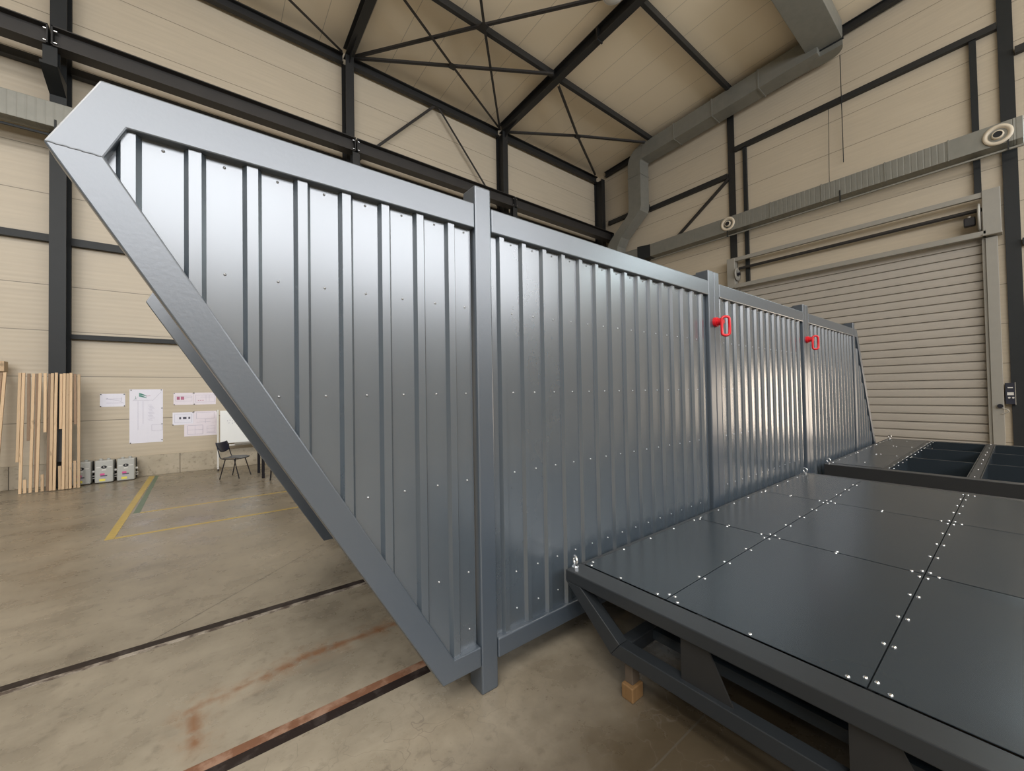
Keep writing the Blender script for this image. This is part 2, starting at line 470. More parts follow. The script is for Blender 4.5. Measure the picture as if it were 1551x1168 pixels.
for i, h in enumerate(front_holes): window(i + 1, 1, YF - .12, *h, 'daylight', 3, 1)
window(6, 0, XR + .12, -9.0, -.30, 7.3, 8.5, 'daylight_side', 4, -1)
window(7, 0, XR + .12, DOOR_Y0, DOOR_Y1, 0, DOOR_Z, 'daylight_warm', 2, -1)

for i, xc in enumerate((-13.0, -8.0, -4.0)):      # unseen glowing roof panels, added to brighten floor and ceiling
    fr = MB(); ya, yb_ = -9.5, -2.0
    def RZ(y, d): return zc(y) - d
    for (x0_, x1_, y0_, y1_) in ((xc - 1.1, xc - 1.0, ya, yb_), (xc + 1.0, xc + 1.1, ya, yb_), (xc - 1.0, xc + 1.0, ya, ya + .1), (xc - 1.0, xc + 1.0, yb_ - .1, yb_)):
        fr.prism([(y0_, RZ(y0_, .001)), (y1_, RZ(y1_, .001)), (y1_, RZ(y1_, .06)), (y0_, RZ(y0_, .06))], 0, x0_, x1_)
    w = struct(obj('window_%d' % (8 + i), fr, 'frame_grey'))
    obj('pane', MB().add([(xc - 1, ya + .1, RZ(ya + .1, .03)), (xc + 1, ya + .1, RZ(ya + .1, .03)), (xc + 1, yb_ - .1, RZ(yb_ - .1, .03)), (xc - 1, yb_ - .1, RZ(yb_ - .1, .03))], [(0, 1, 2, 3)]), 'roof_fill', w, fix=False)
# ------------------------------------------------------------------ roller door (door_1)
dr = struct(bpy.data.objects.new('door_1', None)); COL.objects.link(dr); dr.location = (15.4, 3.38, 0)
cur = MB(); prof = []
z = .127
prof.append((15.50, 0.0))
while z < 5.45:
    prof += [(15.50, z - .018), (15.55, z - .014), (15.55, z + .012), (15.50, z + .016)]
    for k in range(1, 6):
        zz = z + .014 + (.226 - .030) * k / 6
        prof.append((15.50 - .006 * math.sin(PI * k / 6), zz))
    z += .226
prof.append((15.50, 5.56))
vs = []; 
for (x_, z_) in prof: vs += [(x_, .50, z_), (x_, 6.26, z_)]
cur.add(vs, [(2*i, 2*i+1, 2*i+3, 2*i+2) for i in range(len(prof) - 1)])
obj('slat_curtain', cur, 'slat', dr)
g = MB().box(15.30, 15.52, .27, .46, 0, 5.44).box(15.34, 15.60, .46, .52, 0, 5.46)
obj('guide_rail', g, 'frame_grey', dr, bevel=.006)
g = MB().box(15.30, 15.52, 6.30, 6.50, 0, 5.50).box(15.34, 15.60, 6.24, 6.30, 0, 5.50)
obj('guide_rail', g, 'frame_grey', dr, bevel=.006)
obj('lintel_beam', MB().box(15.22, 15.36, .44, 6.30, 5.47, 5.61), 'frame_grey', dr, bevel=.006)
obj('top_tube', MB().box(15.24, 15.34, .44, 6.30, 6.45, 6.58), 'frame_grey', dr, bevel=.005)
obj('end_plate', MB().box(15.22, 15.46, .20, .49, 5.50, 6.61).box(15.16, 15.5, .19, .50, 5.47, 5.52), 'frame_grey', dr, bevel=.008)
pl = MB().box(15.22, 15.46, 6.29, 6.56, 5.49, 6.58)
obj('end_plate', pl, 'frame_grey', dr, bevel=.008)
bear = MB().lathe([(.0, .0), (.20, .0), (.24, .03), (.24, .05), (.12, .06), (.11, .03), (.0, .03)], (15.34, 6.28, 5.98), (0, -1, 0), 32)
obj('bearing_plate', bear, 'frame_grey', dr)
obj('bearing_hub', MB().cyl((15.34, 6.26, 5.98), (15.34, 6.16, 5.98), .06), 'black_plastic', dr)
obj('roller_shaft', MB().cyl((15.42, .5, 6.20), (15.42, 6.22, 6.20), .05), 'steel_brown', dr)
bear = MB().lathe([(.0, .0), (.34, .0), (.36, .02), (.36, .04), (.30, .05), (.0, .05)], (15.36, .52, 5.98), (0, 1, 0), 32)
obj('bearing_plate', bear, 'frame_grey', dr)
mo = obj('drive_motor', MB().box(15.22, 15.36, .60, .80, 5.80, 6.02), 'black_plastic', dr, bevel=.02)
obj('cable_plug', MB().cyl((15.29, .70, 6.02), (15.29, .70, 6.06), .03), 'tag_light', mo)

# ------------------------------------------------------------------ steel frame of the hall
CX = [-2.45, 3.447, 9.32, 15.26]
collab = ['dark grey steel wall column behind the leaning timber battens', 'black steel wall column above the leftmost end of the module roof line',
          'black steel wall column above the foremost module post', 'black steel corner column where back and door walls meet']
for i, cx in enumerate(CX):
    h = 12.1
    t = thing('steel_column', collab[i], 'column', (cx, 12.42, 0), 'columns along the back wall')
    m = 'steel_column' if i == 0 else 'steel_black'
    obj('front_flange', MB().box(cx - .12, cx + .12, 12.20, 12.216, 0, h), m, t)
    obj('web', MB().box(cx - .006, cx + .006, 12.216, 12.644, 0, h), m, t)
    obj('back_flange', MB().box(cx - .12, cx + .12, 12.644, 12.66 if i else 12.598, .47 if i else .47, h), m, t)
    # corbel carrying the crane runway
    cb = MB().prism([(12.20, 8.18), (11.55, 8.42), (11.55, 8.475), (12.20, 8.475)], 0, cx - .12, cx + .12)
    br = obj('corbel', cb, m, t)
    obj('bearing_stub', MB().ibeam((cx, 11.75, 8.475), (cx, 11.75, 8.86), .2, .2, .012, .012, (0, 1, 0)), m, br)
def runway(x0, x1, label):
    t = thing('crane_runway_beam', label, 'beam', (x0, 11.75, 8.86), 'crane runway beams on the back wall')
    obj('beam', MB().ibeam((x0, 11.75, 9.06), (x1, 11.75, 9.06), .40, .30, .02, .014), 'steel_brown', t)
    for xe in (x0 + .012, x1 - .012):
        pl = obj('end_plate', MB().box(xe - .012, xe + .012, 11.60, 11.90, 8.86, 9.26), 'steel_black', t)
    for (xx, d) in ((x0 + .024, 1), (x1 - .024, -1)):
        for zz in (9.19, 8.95):
            obj('bolt', MB().cyl((xx, 11.66, zz), (xx + .05 * d, 11.66, zz), .022, 8), 'zinc', t)
runway(-8.3, CX[0] - .02, 'crane runway beam left of the grey column at photo left')
runway(CX[0] + .02, CX[1] - .02, 'crane runway beam running right from the grey column above the module tip')
runway(CX[1] + .02, CX[2] - .02, 'crane runway beam behind the foremost module post')
runway(CX[2] + .02, CX[3] - .02, 'crane runway beam ending at the corner column')
def girt(p, q, label, m='steel_black', w=.10, h=.12, group=None):
    return tag(obj('wall_girt', MB().bar(p, q, w, h), m), label, 'girt', group)
girt((-9, 12.60, 5.26), (CX[0] - .125, 12.60, 5.26), 'thin dark wall rail left of the grey column', 'steel_column', .12, .15)
girt((CX[0] + .125, 12.60, 5.24), (CX[1] - .125, 12.60, 5.24), 'upper dark wall rail right of the grey column', 'steel_column', .12, .16)
girt((CX[0] + .125, 12.60, 3.18), (CX[1] - .125, 12.60, 3.18), 'lower dark wall rail ending behind the slanted module prow', 'steel_column', .12, .10)
for a, b, lb in ((-9, CX[0] - .125, 'dark wall rail below crane runway at photo left edge'), (CX[0] + .125, CX[1] - .125, 'dark wall rail just above the module top edge at left'),
                 (CX[1] + .125, CX[2] - .125, 'dark wall rail hidden under the middle crane runway'), (CX[2] + .125, CX[3] - .125, 'dark wall rail under crane runway near the corner')):
    girt((a, 12.57, 8.98), (b, 12.57, 8.98), lb, 'steel_black', .16, .16)
for a, b, lb in ((-9, CX[0], 'black eave beam at upper left beyond the picture corner'), (CX[0], CX[1], 'black eave beam at upper left meeting the second column'),
                 (CX[1], CX[2], 'black eave beam with inverted V bracing below it'), (CX[2], CX[3], 'black eave beam ending in the hall corner')):
    o = MB().box(a + .13, b - .13, 12.40, 12.55, 11.97, 12.0).box(a + .13, b - .13, 12.40, 12.55, 12.23, 12.26).box(a + .13, b - .13, 12.50, 12.52, 12.0, 12.23)
    tag(obj('eave_beam', o, 'steel_black'), lb, 'beam', 'eave beams')
raflab = ['black roof rafter at upper left above the grey column', 'black roof rafter rising from the second column to the top edge',
          'large black roof rafter rising to upper right from above the foremost post']
for i, cx in enumerate(CX[:3]):
    y0, y1 = 12.45, -11.9
    t = thing('roof_rafter', raflab[i], 'rafter', (cx, y0, 12.0), 'roof rafters')
    obj('beam', MB().ibeam((cx, y0, zc(y0) - .2), (cx, y1, zc(y1) - .2), .36, .24, .02, .012), 'steel_black', t)
    obj('splice_plate', MB().box(cx - .125, cx + .125, 7.45, 7.50, zc(7.5) - .42, zc(7.5) - .03), 'steel_black', t)
    # haunch at the column head
    obj('haunch', MB().prism([(12.2, zc(12.2) - .37), (12.2, zc(12.2) - .62), (11.4, zc(11.4) - .38)], 0, cx - .008, cx + .008), 'steel_black', t)
def purlin(y, a, b, lb):
    zz = zc(y) - .17
    tag(obj('roof_purlin', MB().box(a + .125, b - .125, y - .06, y + .06, zz - .10, zz + .10), 'steel_black', bevel=.004), lb, 'purlin', 'roof purlins')
purlin(9.34, CX[1], CX[2], 'black roof purlin crossing the large bracing left of the large rafter')
purlin(9.34, CX[2], CX[3], 'black roof purlin right of the large rafter ending at the duct bend')
purlin(6.15, CX[1], CX[2], 'black roof purlin at the top edge left of large rafter')
purlin(6.15, CX[2], CX[3] + .1, 'black roof purlin at top right meeting the long duct')
def brace(pts, lb, plate=None, g='diagonal roof braces'):
    t = thing('roof_brace', lb, 'brace', pts[0], g)
    for p, q in zip(pts[:-1], pts[1:]):
        obj('bar', MB().angle(p, q, .075, .012), 'steel_brown', t)
    if plate:
        x, y, z = plate; obj('gusset_plate', MB().box(x - .11, x + .11, y - .11, y + .11, z - .06, z - .045), 'steel_black', t)
Z1, Z2 = 12.24, 12.32
brace([(3.62, 12.33, 12.2), (9.02, 9.15, Z1)], 'thin brace from second column head to the purlin and rafter joint')
brace([(9.12, 12.28, 12.2), (6.17, 10.76, 12.2), (3.62, 9.42, Z1)], 'thin brace from third column head through a node plate to upper left', (6.17, 10.76, 12.2))
brace([(3.60, 12.36, 12.24), (6.28, 9.15, Z2), (9.15, 5.8, 12.40)], 'long brace from second column head crossing the purlin to upper right', (6.28, 9.15, Z2))
brace([(9.16, 12.32, 12.18), (6.285, 9.12, Z2 - .03), (3.6, 6.0, 12.40)], 'long steep brace from third column head over the purlin to the top edge')
brace([(9.50, 12.30, 12.2), (11.99, 10.80, 12.22), (14.6, 9.45, Z1)], 'thin brace right of the large rafter toward the duct bend', (11.99, 10.80, 12.22))
brace([(9.50, 9.40, Z1), (11.99, 10.82, 12.20), (14.73, 12.24, 12.18)], 'thin brace descending right of large rafter to the corner column')
brace([(3.25, 12.28, 12.2), (-2.3, 9.30, Z1)], 'thin brace at the upper left reaching the second column head')
def wbrace(p, q, lb):
    tag(obj('wall_brace', MB().angle(p, q, .075, .012, (0, 1, 0)), 'steel_brown'), lb, 'brace', 'wall braces')
wbrace((6.40, 12.48, 12.0), (3.62, 12.48, 9.0), 'left leg of the inverted V brace on the back wall')
wbrace((6.54, 12.48, 12.0), (9.20, 12.48, 9.0), 'right leg of the inverted V brace on the back wall')

# door-wall steel
for (y0, lb, z1) in ((6.43, 'black column on the door wall left of the roller door', 12.6), (.035, 'dark grey column on the door wall at photo right edge', 12.9)):
    t = thing('gable_column', lb, 'column', (15.42, y0, 0), 'columns on the door wall')
    m = 'steel_black' if y0 > 3 else 'steel_column'
    obj('front_flange', MB().box(15.34 if y0 < 3 else 15.38, 15.395, y0 - .12, y0 + .12, 0, z1) if False else MB().box(15.53, 15.545, y0 - .12, y0 + .12, 0 if y0 < 3 else 0, z1), m, t)
    obj('web', MB().box(15.545, 15.59, y0 - .01, y0 + .01, 0, z1), m, t)
def rgirt(y0, y1, z, lb, h=.14):
    tag(obj('wall_girt', MB().box(15.46, 15.595, y0, y1, z - h/2, z + h/2), 'steel_black' if z > 8 else 'steel_column'), lb, 'girt', 'girts on the door wall')
rgirt(.16, 6.30, 10.68, 'long dark girt above the roller door between two columns', .16)
rgirt(6.56, 9.88, 9.80, 'black girt between the vertical duct and the door wall column', .18)
rgirt(9.9, 12.1, 9.96, 'short black girt beside the corner column', .18)
rgirt(-6.3, -.10, 9.88, 'dark girt at photo right edge near the top', .16)
rgirt(-6.3, -.10, 5.22, 'dark girt at right edge level with the roller door head', .16)
for (y0, lb, za, zb) in ((5.97, 'narrow dark upright just right of the black door wall column', 5.62, 10.60), (.555, 'narrow dark upright left of the grey column at right', 6.62, 10.60)):
    tag(obj('wall_stud', MB().box(15.50, 15.595, y0 - .06, y0 + .06, za, zb), 'steel_column'), lb, 'upright', 'uprights above the roller door')
tag(obj('wall_brace', MB().angle((15.52, 6.52, 9.70), (15.52, 9.0, 7.90), .09, .012, (1, 0, 0)), 'steel_brown'), 'diagonal brace on the door wall below the black girt', 'brace')
tag(obj('wall_brace', MB().angle((15.52, 10.6, 7.55), (15.52, 8.3, 6.0), .09, .012, (1, 0, 0)), 'steel_brown'), 'dark diagonal brace below the small duct above the module', 'brace')
# gable rafter along the door wall
t = MB().ibeam((15.45, 12.2, zc(12.2) - .122), (15.45, -11.9, zc(-11.9) - .122), .24, .16, .015, .01)
tag(obj('gable_rafter', t, 'steel_black'), 'dark rafter along the door wall behind the big duct', 'rafter')

# ------------------------------------------------------------------ ducts
def quadduct(rings):
    mb = MB(); n = 4
    vs = [p for r in rings for p in r]
    fs = [(i*n+k, i*n+(k+1) % n, (i+1)*n+(k+1) % n, (i+1)*n+k) for i in range(len(rings)-1) for k in range(n)]
    fs += [(3, 2, 1, 0), tuple(len(vs) - 4 + k for k in range(4))]
    return mb.add(vs, fs)
t = thing('air_duct', 'large square galvanised duct along the top of the door wall', 'duct', (15.0, 6, 11.9))
XD0, XD1 = 14.72, 15.33
def zb(y): return 11.72 + .045 * (9.7 - y)
HD = .62
def ring_y(y, extra=0): return [(XD0 - extra, y, zb(y) - extra), (XD1 + extra, y, zb(y) - extra), (XD1 + extra, y, zb(y) + HD + extra), (XD0 - extra, y, zb(y) + HD + extra)]
obj('duct_run', quadduct([ring_y(9.70), ring_y(3.55)]), 'duct', t, bevel=.01)
for y in (8.25, 6.75, 5.2):
    obj('flange', quadduct([ring_y(y, .018), ring_y(y - .04, .018)]), 'duct', t)
# elbow down into the vertical drop
def ring_e(a):   # a from 0 (horizontal end) to 90 deg (vertical)
    cy, cz = 9.70, zb(9.70) - .08
    ri, ro = .08, .70
    s, c = math.sin(a), math.cos(a)
    return [(XD0, cy + ri*s, cz + ri*c), (XD1, cy + ri*s, cz + ri*c), (XD1, cy + ro*s, cz + ro*c), (XD0, cy + ro*s, cz + ro*c)]
obj('elbow', quadduct([ring_e(PI/2*k/8) for k in range(9)]), 'duct', t)
ca, cb_ = 9.78, 10.40
def ring_z(z, dx=0, dy=0, e=0): return [(XD0 - e + dx, ca - e + dy, z), (XD1 + e + dx, ca - e + dy, z), (XD1 + e + dx, cb_ + e + dy, z), (XD0 - e + dx, cb_ + e + dy, z)]
obj('drop', quadduct([ring_z(zb(9.7) - .08), ring_z(9.75)]), 'duct', t)
obj('flange', quadduct([ring_z(11.15, 0, 0, .018), ring_z(11.11, 0, 0, .018)]), 'duct', t)
obj('offset_bend', quadduct([ring_z(9.75), ring_z(9.55, 0, .06), ring_z(8.70, 0, 1.05), ring_z(8.35, 0, 1.25), ring_z(8.0, 0, 1.30)]), 'duct', t)
# branch turning into the hall at the top of the picture
t2 = t
def ring_b(x, z0, y0=3.0, y1=3.85): return [(x, y0, z0), (x, y1, z0), (x, y1, z0 + .55), (x, y0, z0 + .55)]
obj('branch_run', quadduct([ring_b(14.95, 12.17), ring_b(11.0, 12.20)]), 'duct', t2, bevel=.01)
obj('flange', MB().box(14.93, 14.97, 2.97, 3.9, 12.13, 12.2), 'steel_column', t2)
el = MB(); cyl_pts = [(14.95, 3.85), (14.95, 3.0)] + [(14.95 + .42*math.sin(PI/2*k/6), 3.42 - .42*math.cos(PI/2*k/6)) for k in range(1, 6)] + [(15.37, 3.55), (15.33, 3.85)]
el.prism(cyl_pts, 2, 11.98, 12.58)
obj('elbow_box', el, 'duct', t2)
# ring duct with nozzles along the door wall
t = thing('air_duct', 'long slim beaded duct with two round nozzles over the roller door', 'duct', (15.35, 4, 7.6))
def slim(y0, y1, m, nm='duct_run'):
    obj(nm, MB().box(15.08, 15.48, y1, y0, 7.56, 8.08), m, t, bevel=.008)
slim(9.62, 7.66, 'duct_rib_y'); slim(7.66, 6.72, 'duct', 'plain_section')
slim(6.72, 1.0, 'duct_rib_y'); slim(1.0, -.02, 'duct', 'plain_section'); slim(-.02, -.18, 'duct_rib_y')
for y in (5.05, 3.65, 2.20, 1.0):
    obj('flange', MB().box(15.065, 15.495, y - .012, y + .012, 7.545, 8.095), 'duct', t)
obj('support_rail', MB().box(15.10, 15.15, -.18, 9.6, 7.38, 7.42), 'duct', t)
for y in (.05, 3.2, 6.45):
    obj('hanger', MB().box(15.06, 15.09, y - .012, y + .012, 7.36, 7.72), 'steel_column', t)
obj('intake_cone', quadduct([[(15.08, 9.62, 7.56), (15.48, 9.62, 7.56), (15.48, 9.62, 8.08), (15.08, 9.62, 8.08)], [(15.0, 10.2, 7.5), (15.5, 10.2, 7.5), (15.5, 10.2, 8.12), (15.0, 10.2, 8.12)]]), 'steel_column', t)
obj('shoe', quadduct([[(15.02, 11.45, 7.6), (15.5, 11.45, 7.6), (15.5, 11.45, 8.1), (15.02, 11.45, 8.1)], [(15.02, 10.2, 7.62), (15.5, 10.2, 7.62), (15.5, 10.2, 8.06), (15.02, 10.2, 8.06)]]), 'duct', t)
for y, z in ((.20, 7.80), (6.42, 7.83)):
    nz = obj('nozzle', MB().lathe([(.235, 0), (.245, .02), (.235, .04), (.18, .05), (.155, .0), (.11, -.05), (.10, .02), (.095, .06), (.075, .06)], (15.08, y, z), (-1, 0, 0), 28), 'beige_plate', t)
    obj('nozzle_bore', MB().cyl((15.085, y, z), (15.03, y, z), .078, 20), 'shade_dark', nz)
# back-wall duct at the left
t = thing('air_duct', 'beaded duct on the back wall at the left photo edge', 'duct', (-3, 12, 7.5))
obj('duct_run', MB().box(-9.0, 3.0, 11.88, 12.18, 7.36, 7.86), 'duct_rib_x', t, bevel=.006)
obj('support_rail', MB().box(-9.0, 3.0, 12.10, 12.14, 7.26, 7.30), 'steel_column', t)
for x in (-2.42, -6.2): obj('hanger', MB().box(x - .015, x + .015, 11.86, 11.88, 7.24, 7.5), 'steel_column', t)
# wires
tag(obj('hanging_rod', MB().cyl((15.40, 3.16, 12.0), (15.52, 3.18, 8.72), .011, 6), 'steel_column'), 'long thin rod hanging from the duct elbow in front of the wall', 'rod')
tag(obj('hanging_cable', MB().cyl((15.45, 3.49, 10.6), (15.45, 3.53, 8.08), .008, 6), 'steel_column'), 'thin cable from the long girt to the slim duct', 'cable')
cab = [(3.8 + 5.3*k/14, 12.40, 8.70 - .22*math.sin(PI*k/14) + .03*math.sin(k*2.3)) for k in range(15)]
tag(obj('black_cable', MB().sweep(cab, .022, 6), 'steel_black'), 'black cable sagging under the crane runway behind the module', 'cable')
# pendant lamp at the top edge
t = thing('pendant_lamp', 'round high bay lamp at the top edge beside the large rafter', 'lamp', (8.48, 6.30, 11.95))
obj('reflector', MB().lathe([(.05, .40), (.09, .30), (.26, .06), (.28, .0), (.27, .0), (.25, .05), (.08, .28)], (8.48, 6.30, 12.20), (0, 0, 1), 28), 'white_metal', t)
obj('lens', MB().lathe([(.27, .02), (.24, -.03), (.12, -.06), (.0, -.065)], (8.48, 6.30, 12.20), (0, 0, 1), 28), 'lens', t)
obj('suspension', MB().cyl((8.48, 6.30, 12.62), (8.48, 6.30, 12.74), .015, 8), 'steel_black', t)

# ------------------------------------------------------------------ control box by the door
t = thing('control_box', 'small navy control box on the wall right of the roller door', 'control box', (15.5, .18, 1.3))
obj('housing', MB().box(15.40, 15.53, .10, .25, 1.31, 1.83), 'box_navy', t, bevel=.008)
obj('display', MB().box(15.392, 15.40, .13, .21, 1.70, 1.73), 'tag_light', t)
obj('display', MB().box(15.392, 15.40, .12, .22, 1.53, 1.60), 'tag_light', t)
for y in (.13, .19): obj('button', MB().cyl((15.40, y, 1.47), (15.385, y, 1.47), .02, 10), 'tag_light', t)
obj('edge_trim', MB().box(15.395, 15.535, .088, .10, 1.30, 1.84), 'frame_grey', t)
t = thing('door_latch', 'black latch with a curved handle on the roller door jamb', 'latch', (15.28, .31, 1.2))
obj('knob', MB().cyl((15.30, .33, 1.27), (15.24, .33, 1.27), .05, 14), 'black_plastic', t)
obj('handle', MB().sweep([(15.27, .30 - .10*math.sin(PI*k/8), 1.20 - .14*k/8 + .02) for k in range(9)], .012, 8), 'frame_grey', t)

# ------------------------------------------------------------------ the big steel module
YF0 = 2.005; TD = .14         # front plane of its near side, tube depth
t = thing('steel_module', 'long anthracite corrugated steel module with slanted overhanging prow', 'steel module', (1.36, 2.07, 0))
P1, P2, P2b, P3, P4 = 1.29, 4.21, 4.333, 7.17, 10.09
PW = .118
FS = (-.437, 2.683); FB = (1.035, .172)   # outer slant of the near prow
def slant_out(z): return FS[0] + (FS[1] - z) * (FB[0] - FS[0]) / (FS[1] - FB[1])
def slant_in(z): return slant_out(z) + .142
TOPZ, RB = 2.955, 2.803
BZ, BT = .172, .29
def end_out(z): return 10.375 + (2.955 - z) * .555
def side(ya, yb, front):
    """one side frame (tubes + posts + sheets) between planes ya (outer face) and yb"""
    y0, y1 = min(ya, yb), max(ya, yb)
    f = MB()
    # prow: chamfer piece + slanted tube as one mitred outline
    tip = FS; tl = (-.302, TOPZ)
    inT = (slant_in(2.676), 2.676); inL = (-.232, RB)
    f.prism([tip, FB, (P1 - .004, BZ), (P1 - .004, BT), (slant_in(BT), BT), inT, inL, (P1 - .004, RB), (P1 - .004, TOPZ), tl], 1, y0, y1)
    obj('prow_frame', f, 'paint_frame', t, bevel=.006)
    for a, b in ((P1 + PW + .004, P2 - .002), (P2b + PW + .002, P3 - .002), (P3 + 2*PW + .004, P4 - .002)):
        obj('top_rail', MB().box(a, b, y0, y1, RB, TOPZ), 'paint_frame', t, bevel=.008)
    for a, b in ((P1 + PW + .004, P2 - .002), (P2b + PW + .002, P3 - .002), (P3 + 2*PW + .004, P4 - .002)):
        obj('bottom_rail', MB().box(a, b, y0, y1, BZ, BT), 'paint_frame', t, bevel=.008)
    # far end: leaning frame
    e = MB()
    e.prism([(P4 + PW, RB), (end_out(RB) - .02, RB), (end_out(TOPZ), TOPZ), (P4 + PW, TOPZ)], 1, y0, y1)
    e.prism([(end_out(RB) - .14, RB), (end_out(RB), RB), (end_out(BZ), BZ), (end_out(BZ) - .14, BZ)], 1, y0, y1)
    e.box(P4 + PW, end_out(BT) - .13, y0, y1, BZ, BT)
    obj('end_tube', e, 'paint_frame', t, bevel=.006)
    for px in (P1, P2, P2b, P3, P3 + PW + .002, P4):
        obj('post', MB().box(px, px + PW, y0, y1, 0, 3.072), 'paint_frame', t, bevel=.010)
side(YF0, YF0 + TD, True)
obj('weld_seam', MB().sweep([(-.430 + .133*k/12, YF0 + .0008, 2.683 - .007*k/12 + .0012*math.sin(k*2.1)) for k in range(13)], .0030, 6), 'paint_frame', t)
RY = 4.98
side(RY, RY - TD, False)

def corr(x_start, pitch, n, x0, x1, zlo, zhi, ridge_y, pan_y, pan_first=True, rw=.040, fl=.0155):
    """trapezoidal sheet: columns of (x, y), ridges towards -y"""
    pts = []
    def add(x, y):
        if x0 <= x <= x1: pts.append((x, y))
    pts.append((x0, pan_y))
    for i in range(n):
        r0 = x_start + pitch * i
        add(r0 - fl, pan_y); add(r0, ridge_y); add(r0 + rw, ridge_y); add(r0 + rw + fl, pan_y)
    pts.append((x1, pan_y))
    # break up long steps so slanted ends follow the cut
    out = [pts[0]]
    for a, b in zip(pts[:-1], pts[1:]):
        k = max(1, int(abs(b[0] - a[0]) / .05))
        for j in range(1, k + 1): out.append((a[0] + (b[0]-a[0])*j/k, a[1] + (b[1]-a[1])*j/k))
    mb = MB(); vs = []
    for x, y in out: vs += [(x, y, zlo(x)), (x, y, zhi(x))]
    mb.add(vs, [(2*i, 2*i+2, 2*i+3, 2*i+1) for i in range(len(out) - 1)])
    return mb
RID, PAN = YF0 + .018, YF0 + .041
ztop_c = lambda x: RB + .01
zbot_c = lambda x: BT - .01
def zlo1(x):   # inner edge of the slanted tube
    zz = FS[1] - (x - .125 - FS[0]) * (FS[1] - FB[1]) / (FB[0] - FS[0])
    return max(BT - .01, zz)
def zhi1(x):
    if x < -.232: return 2.676 + (x + .295) * (RB - 2.676) / .063 + .02
    return RB + .01
def sheet(nm, mb):
    o = obj(nm, mb, 'paint_sheet', t, fix=False)
    md = o.modifiers.new('thick', 'SOLIDIFY'); md.thickness = .0012; md.offset = 0
    return o
sheet('corrugated_sheet', corr(-.2505, .195, 8, -.29, P1 - .012, zlo1, zhi1, RID, PAN))
sheet('corrugated_sheet', corr(1.485, .1856, 15, P1 + PW + .004, P2 - .012, zbot_c, ztop_c, RID, PAN, rw=.034, fl=.0145))
sheet('corrugated_sheet', corr(P2b + PW + .05, .1945, 14, P2b + PW + .004, P3 - .012, zbot_c, ztop_c, RID, PAN))
P3R = P3 + 2*PW + .004
sheet('corrugated_sheet', corr(P3R + .05, .1945, 14, P3R, P4 - .012, zbot_c, ztop_c, RID, PAN))
def zhi5(x): return min(RB + .01, 2.955 - (x + .13 - 10.375) / .555)
sheet('corrugated_sheet', corr(P4 + PW + .05, .1945, 8, P4 + PW + .004, end_out(BT) - .15, zbot_c, zhi5, RID, PAN))
# far side sheets (ridges outward = +y)
RID2, PAN2 = RY - .018, RY - .041
sheet('corrugated_sheet', corr(-.2505, .195, 8, -.29, P1 - .012, zlo1, zhi1, RID2, PAN2))
for a, b in ((P1 + PW + .004, P2 - .012), (P2b + PW + .004, P3 - .012), (P3R, P4 - .012)):
    sheet('corrugated_sheet', corr(a + .08, .1945, 14, a, b, zbot_c, ztop_c, RID2, PAN2))
sheet('corrugated_sheet', corr(P4 + PW + .05, .1945, 8, P4 + PW + .004, end_out(BT) - .15, zbot_c, zhi5, RID2, PAN2))
# cross members tying both sides
for px in (P1, P2, P3, P4):
    obj('cross_member', MB().box(px, px + .10, YF0 + TD, RY - TD, BZ, BT), 'paint_frame', t)
    obj('cross_member', MB().box(px, px + .10, YF0 + TD, RY - TD, RB + .02, TOPZ - .02), 'paint_frame', t)
for px in (P2, P3, P4):
    obj('stiffener_plate', MB().prism([(YF0 + TD, 2.94), (YF0 + TD + .22, 2.94), (YF0 + TD + .10, 3.06), (YF0 + TD, 3.06)], 0, px + .03, px + .045), 'paint_frame', t)
obj('roof_sheet', MB().box(-.20, end_out(2.93) - .05, YF0 + TD, RY - TD, 2.925, 2.935), 'paint_sheet', t)
obj('floor_sheet', MB().box(1.15, end_out(.2) - .15, YF0 + TD, RY - TD, .291, .30), 'paint_sheet', t)
# sheet screws: flat washer heads on the pans
def screw_mb(x, z, y=PAN, r=.0058):
    return MB().lathe([(0, .007), (r*.55, .007), (r*.62, .003), (r, .0025), (r, 0)], (x, y, z), (0, -1, 0), 10)
rows = (2.775, 2.32, 1.80, 1.28, .735, .40)
cand = []
for i in range(8):
    xs = -.2505 + .195*i + .036 + .021 + .06
    for z in rows:
        if xs < P1 - .02 and z > zlo1(xs) + .02: cand.append((xs, z))
for i in range(-1, 15):
    xs = 1.485 + .1856*i + .03 + .021 + .056
    for k, z in enumerate(rows):
        if P1 + PW + .02 < xs < P2 - .03: cand.append((xs, z - (.10 if k == 4 else 0)))
for i in range(-1, 14):
    xs = P2b + PW + .05 + .1945*i + .115
    for z in rows:
        if P2b + PW + .02 < xs < P3 - .03: cand.append((xs, z))
for i in range(-1, 14):
    xs = P3R + .05 + .1945*i + .115
    for z in rows:
        if P3R + .02 < xs < P4 - .03: cand.append((xs, z))
cand.sort(key=lambda c: (c[0]**2 + 4 + (c[1]-1.8)**2))
base = obj('screw', screw_mb(*cand[0]), 'screw_steel', t)
off = world(base) - Vector((cand[0][0], PAN, cand[0][1]))
for x, z in cand[1:95]: dup(base, t, Vector((x, PAN, z)) + off)
rest = MB()
for x, z in cand[95:]: rest.lathe([(0, .006), (.0055, .002), (.0055, 0)], (x, PAN, z), (0, -1, 0), 6)
struct(obj('screws', rest, 'screw_steel', t), 'stuff')
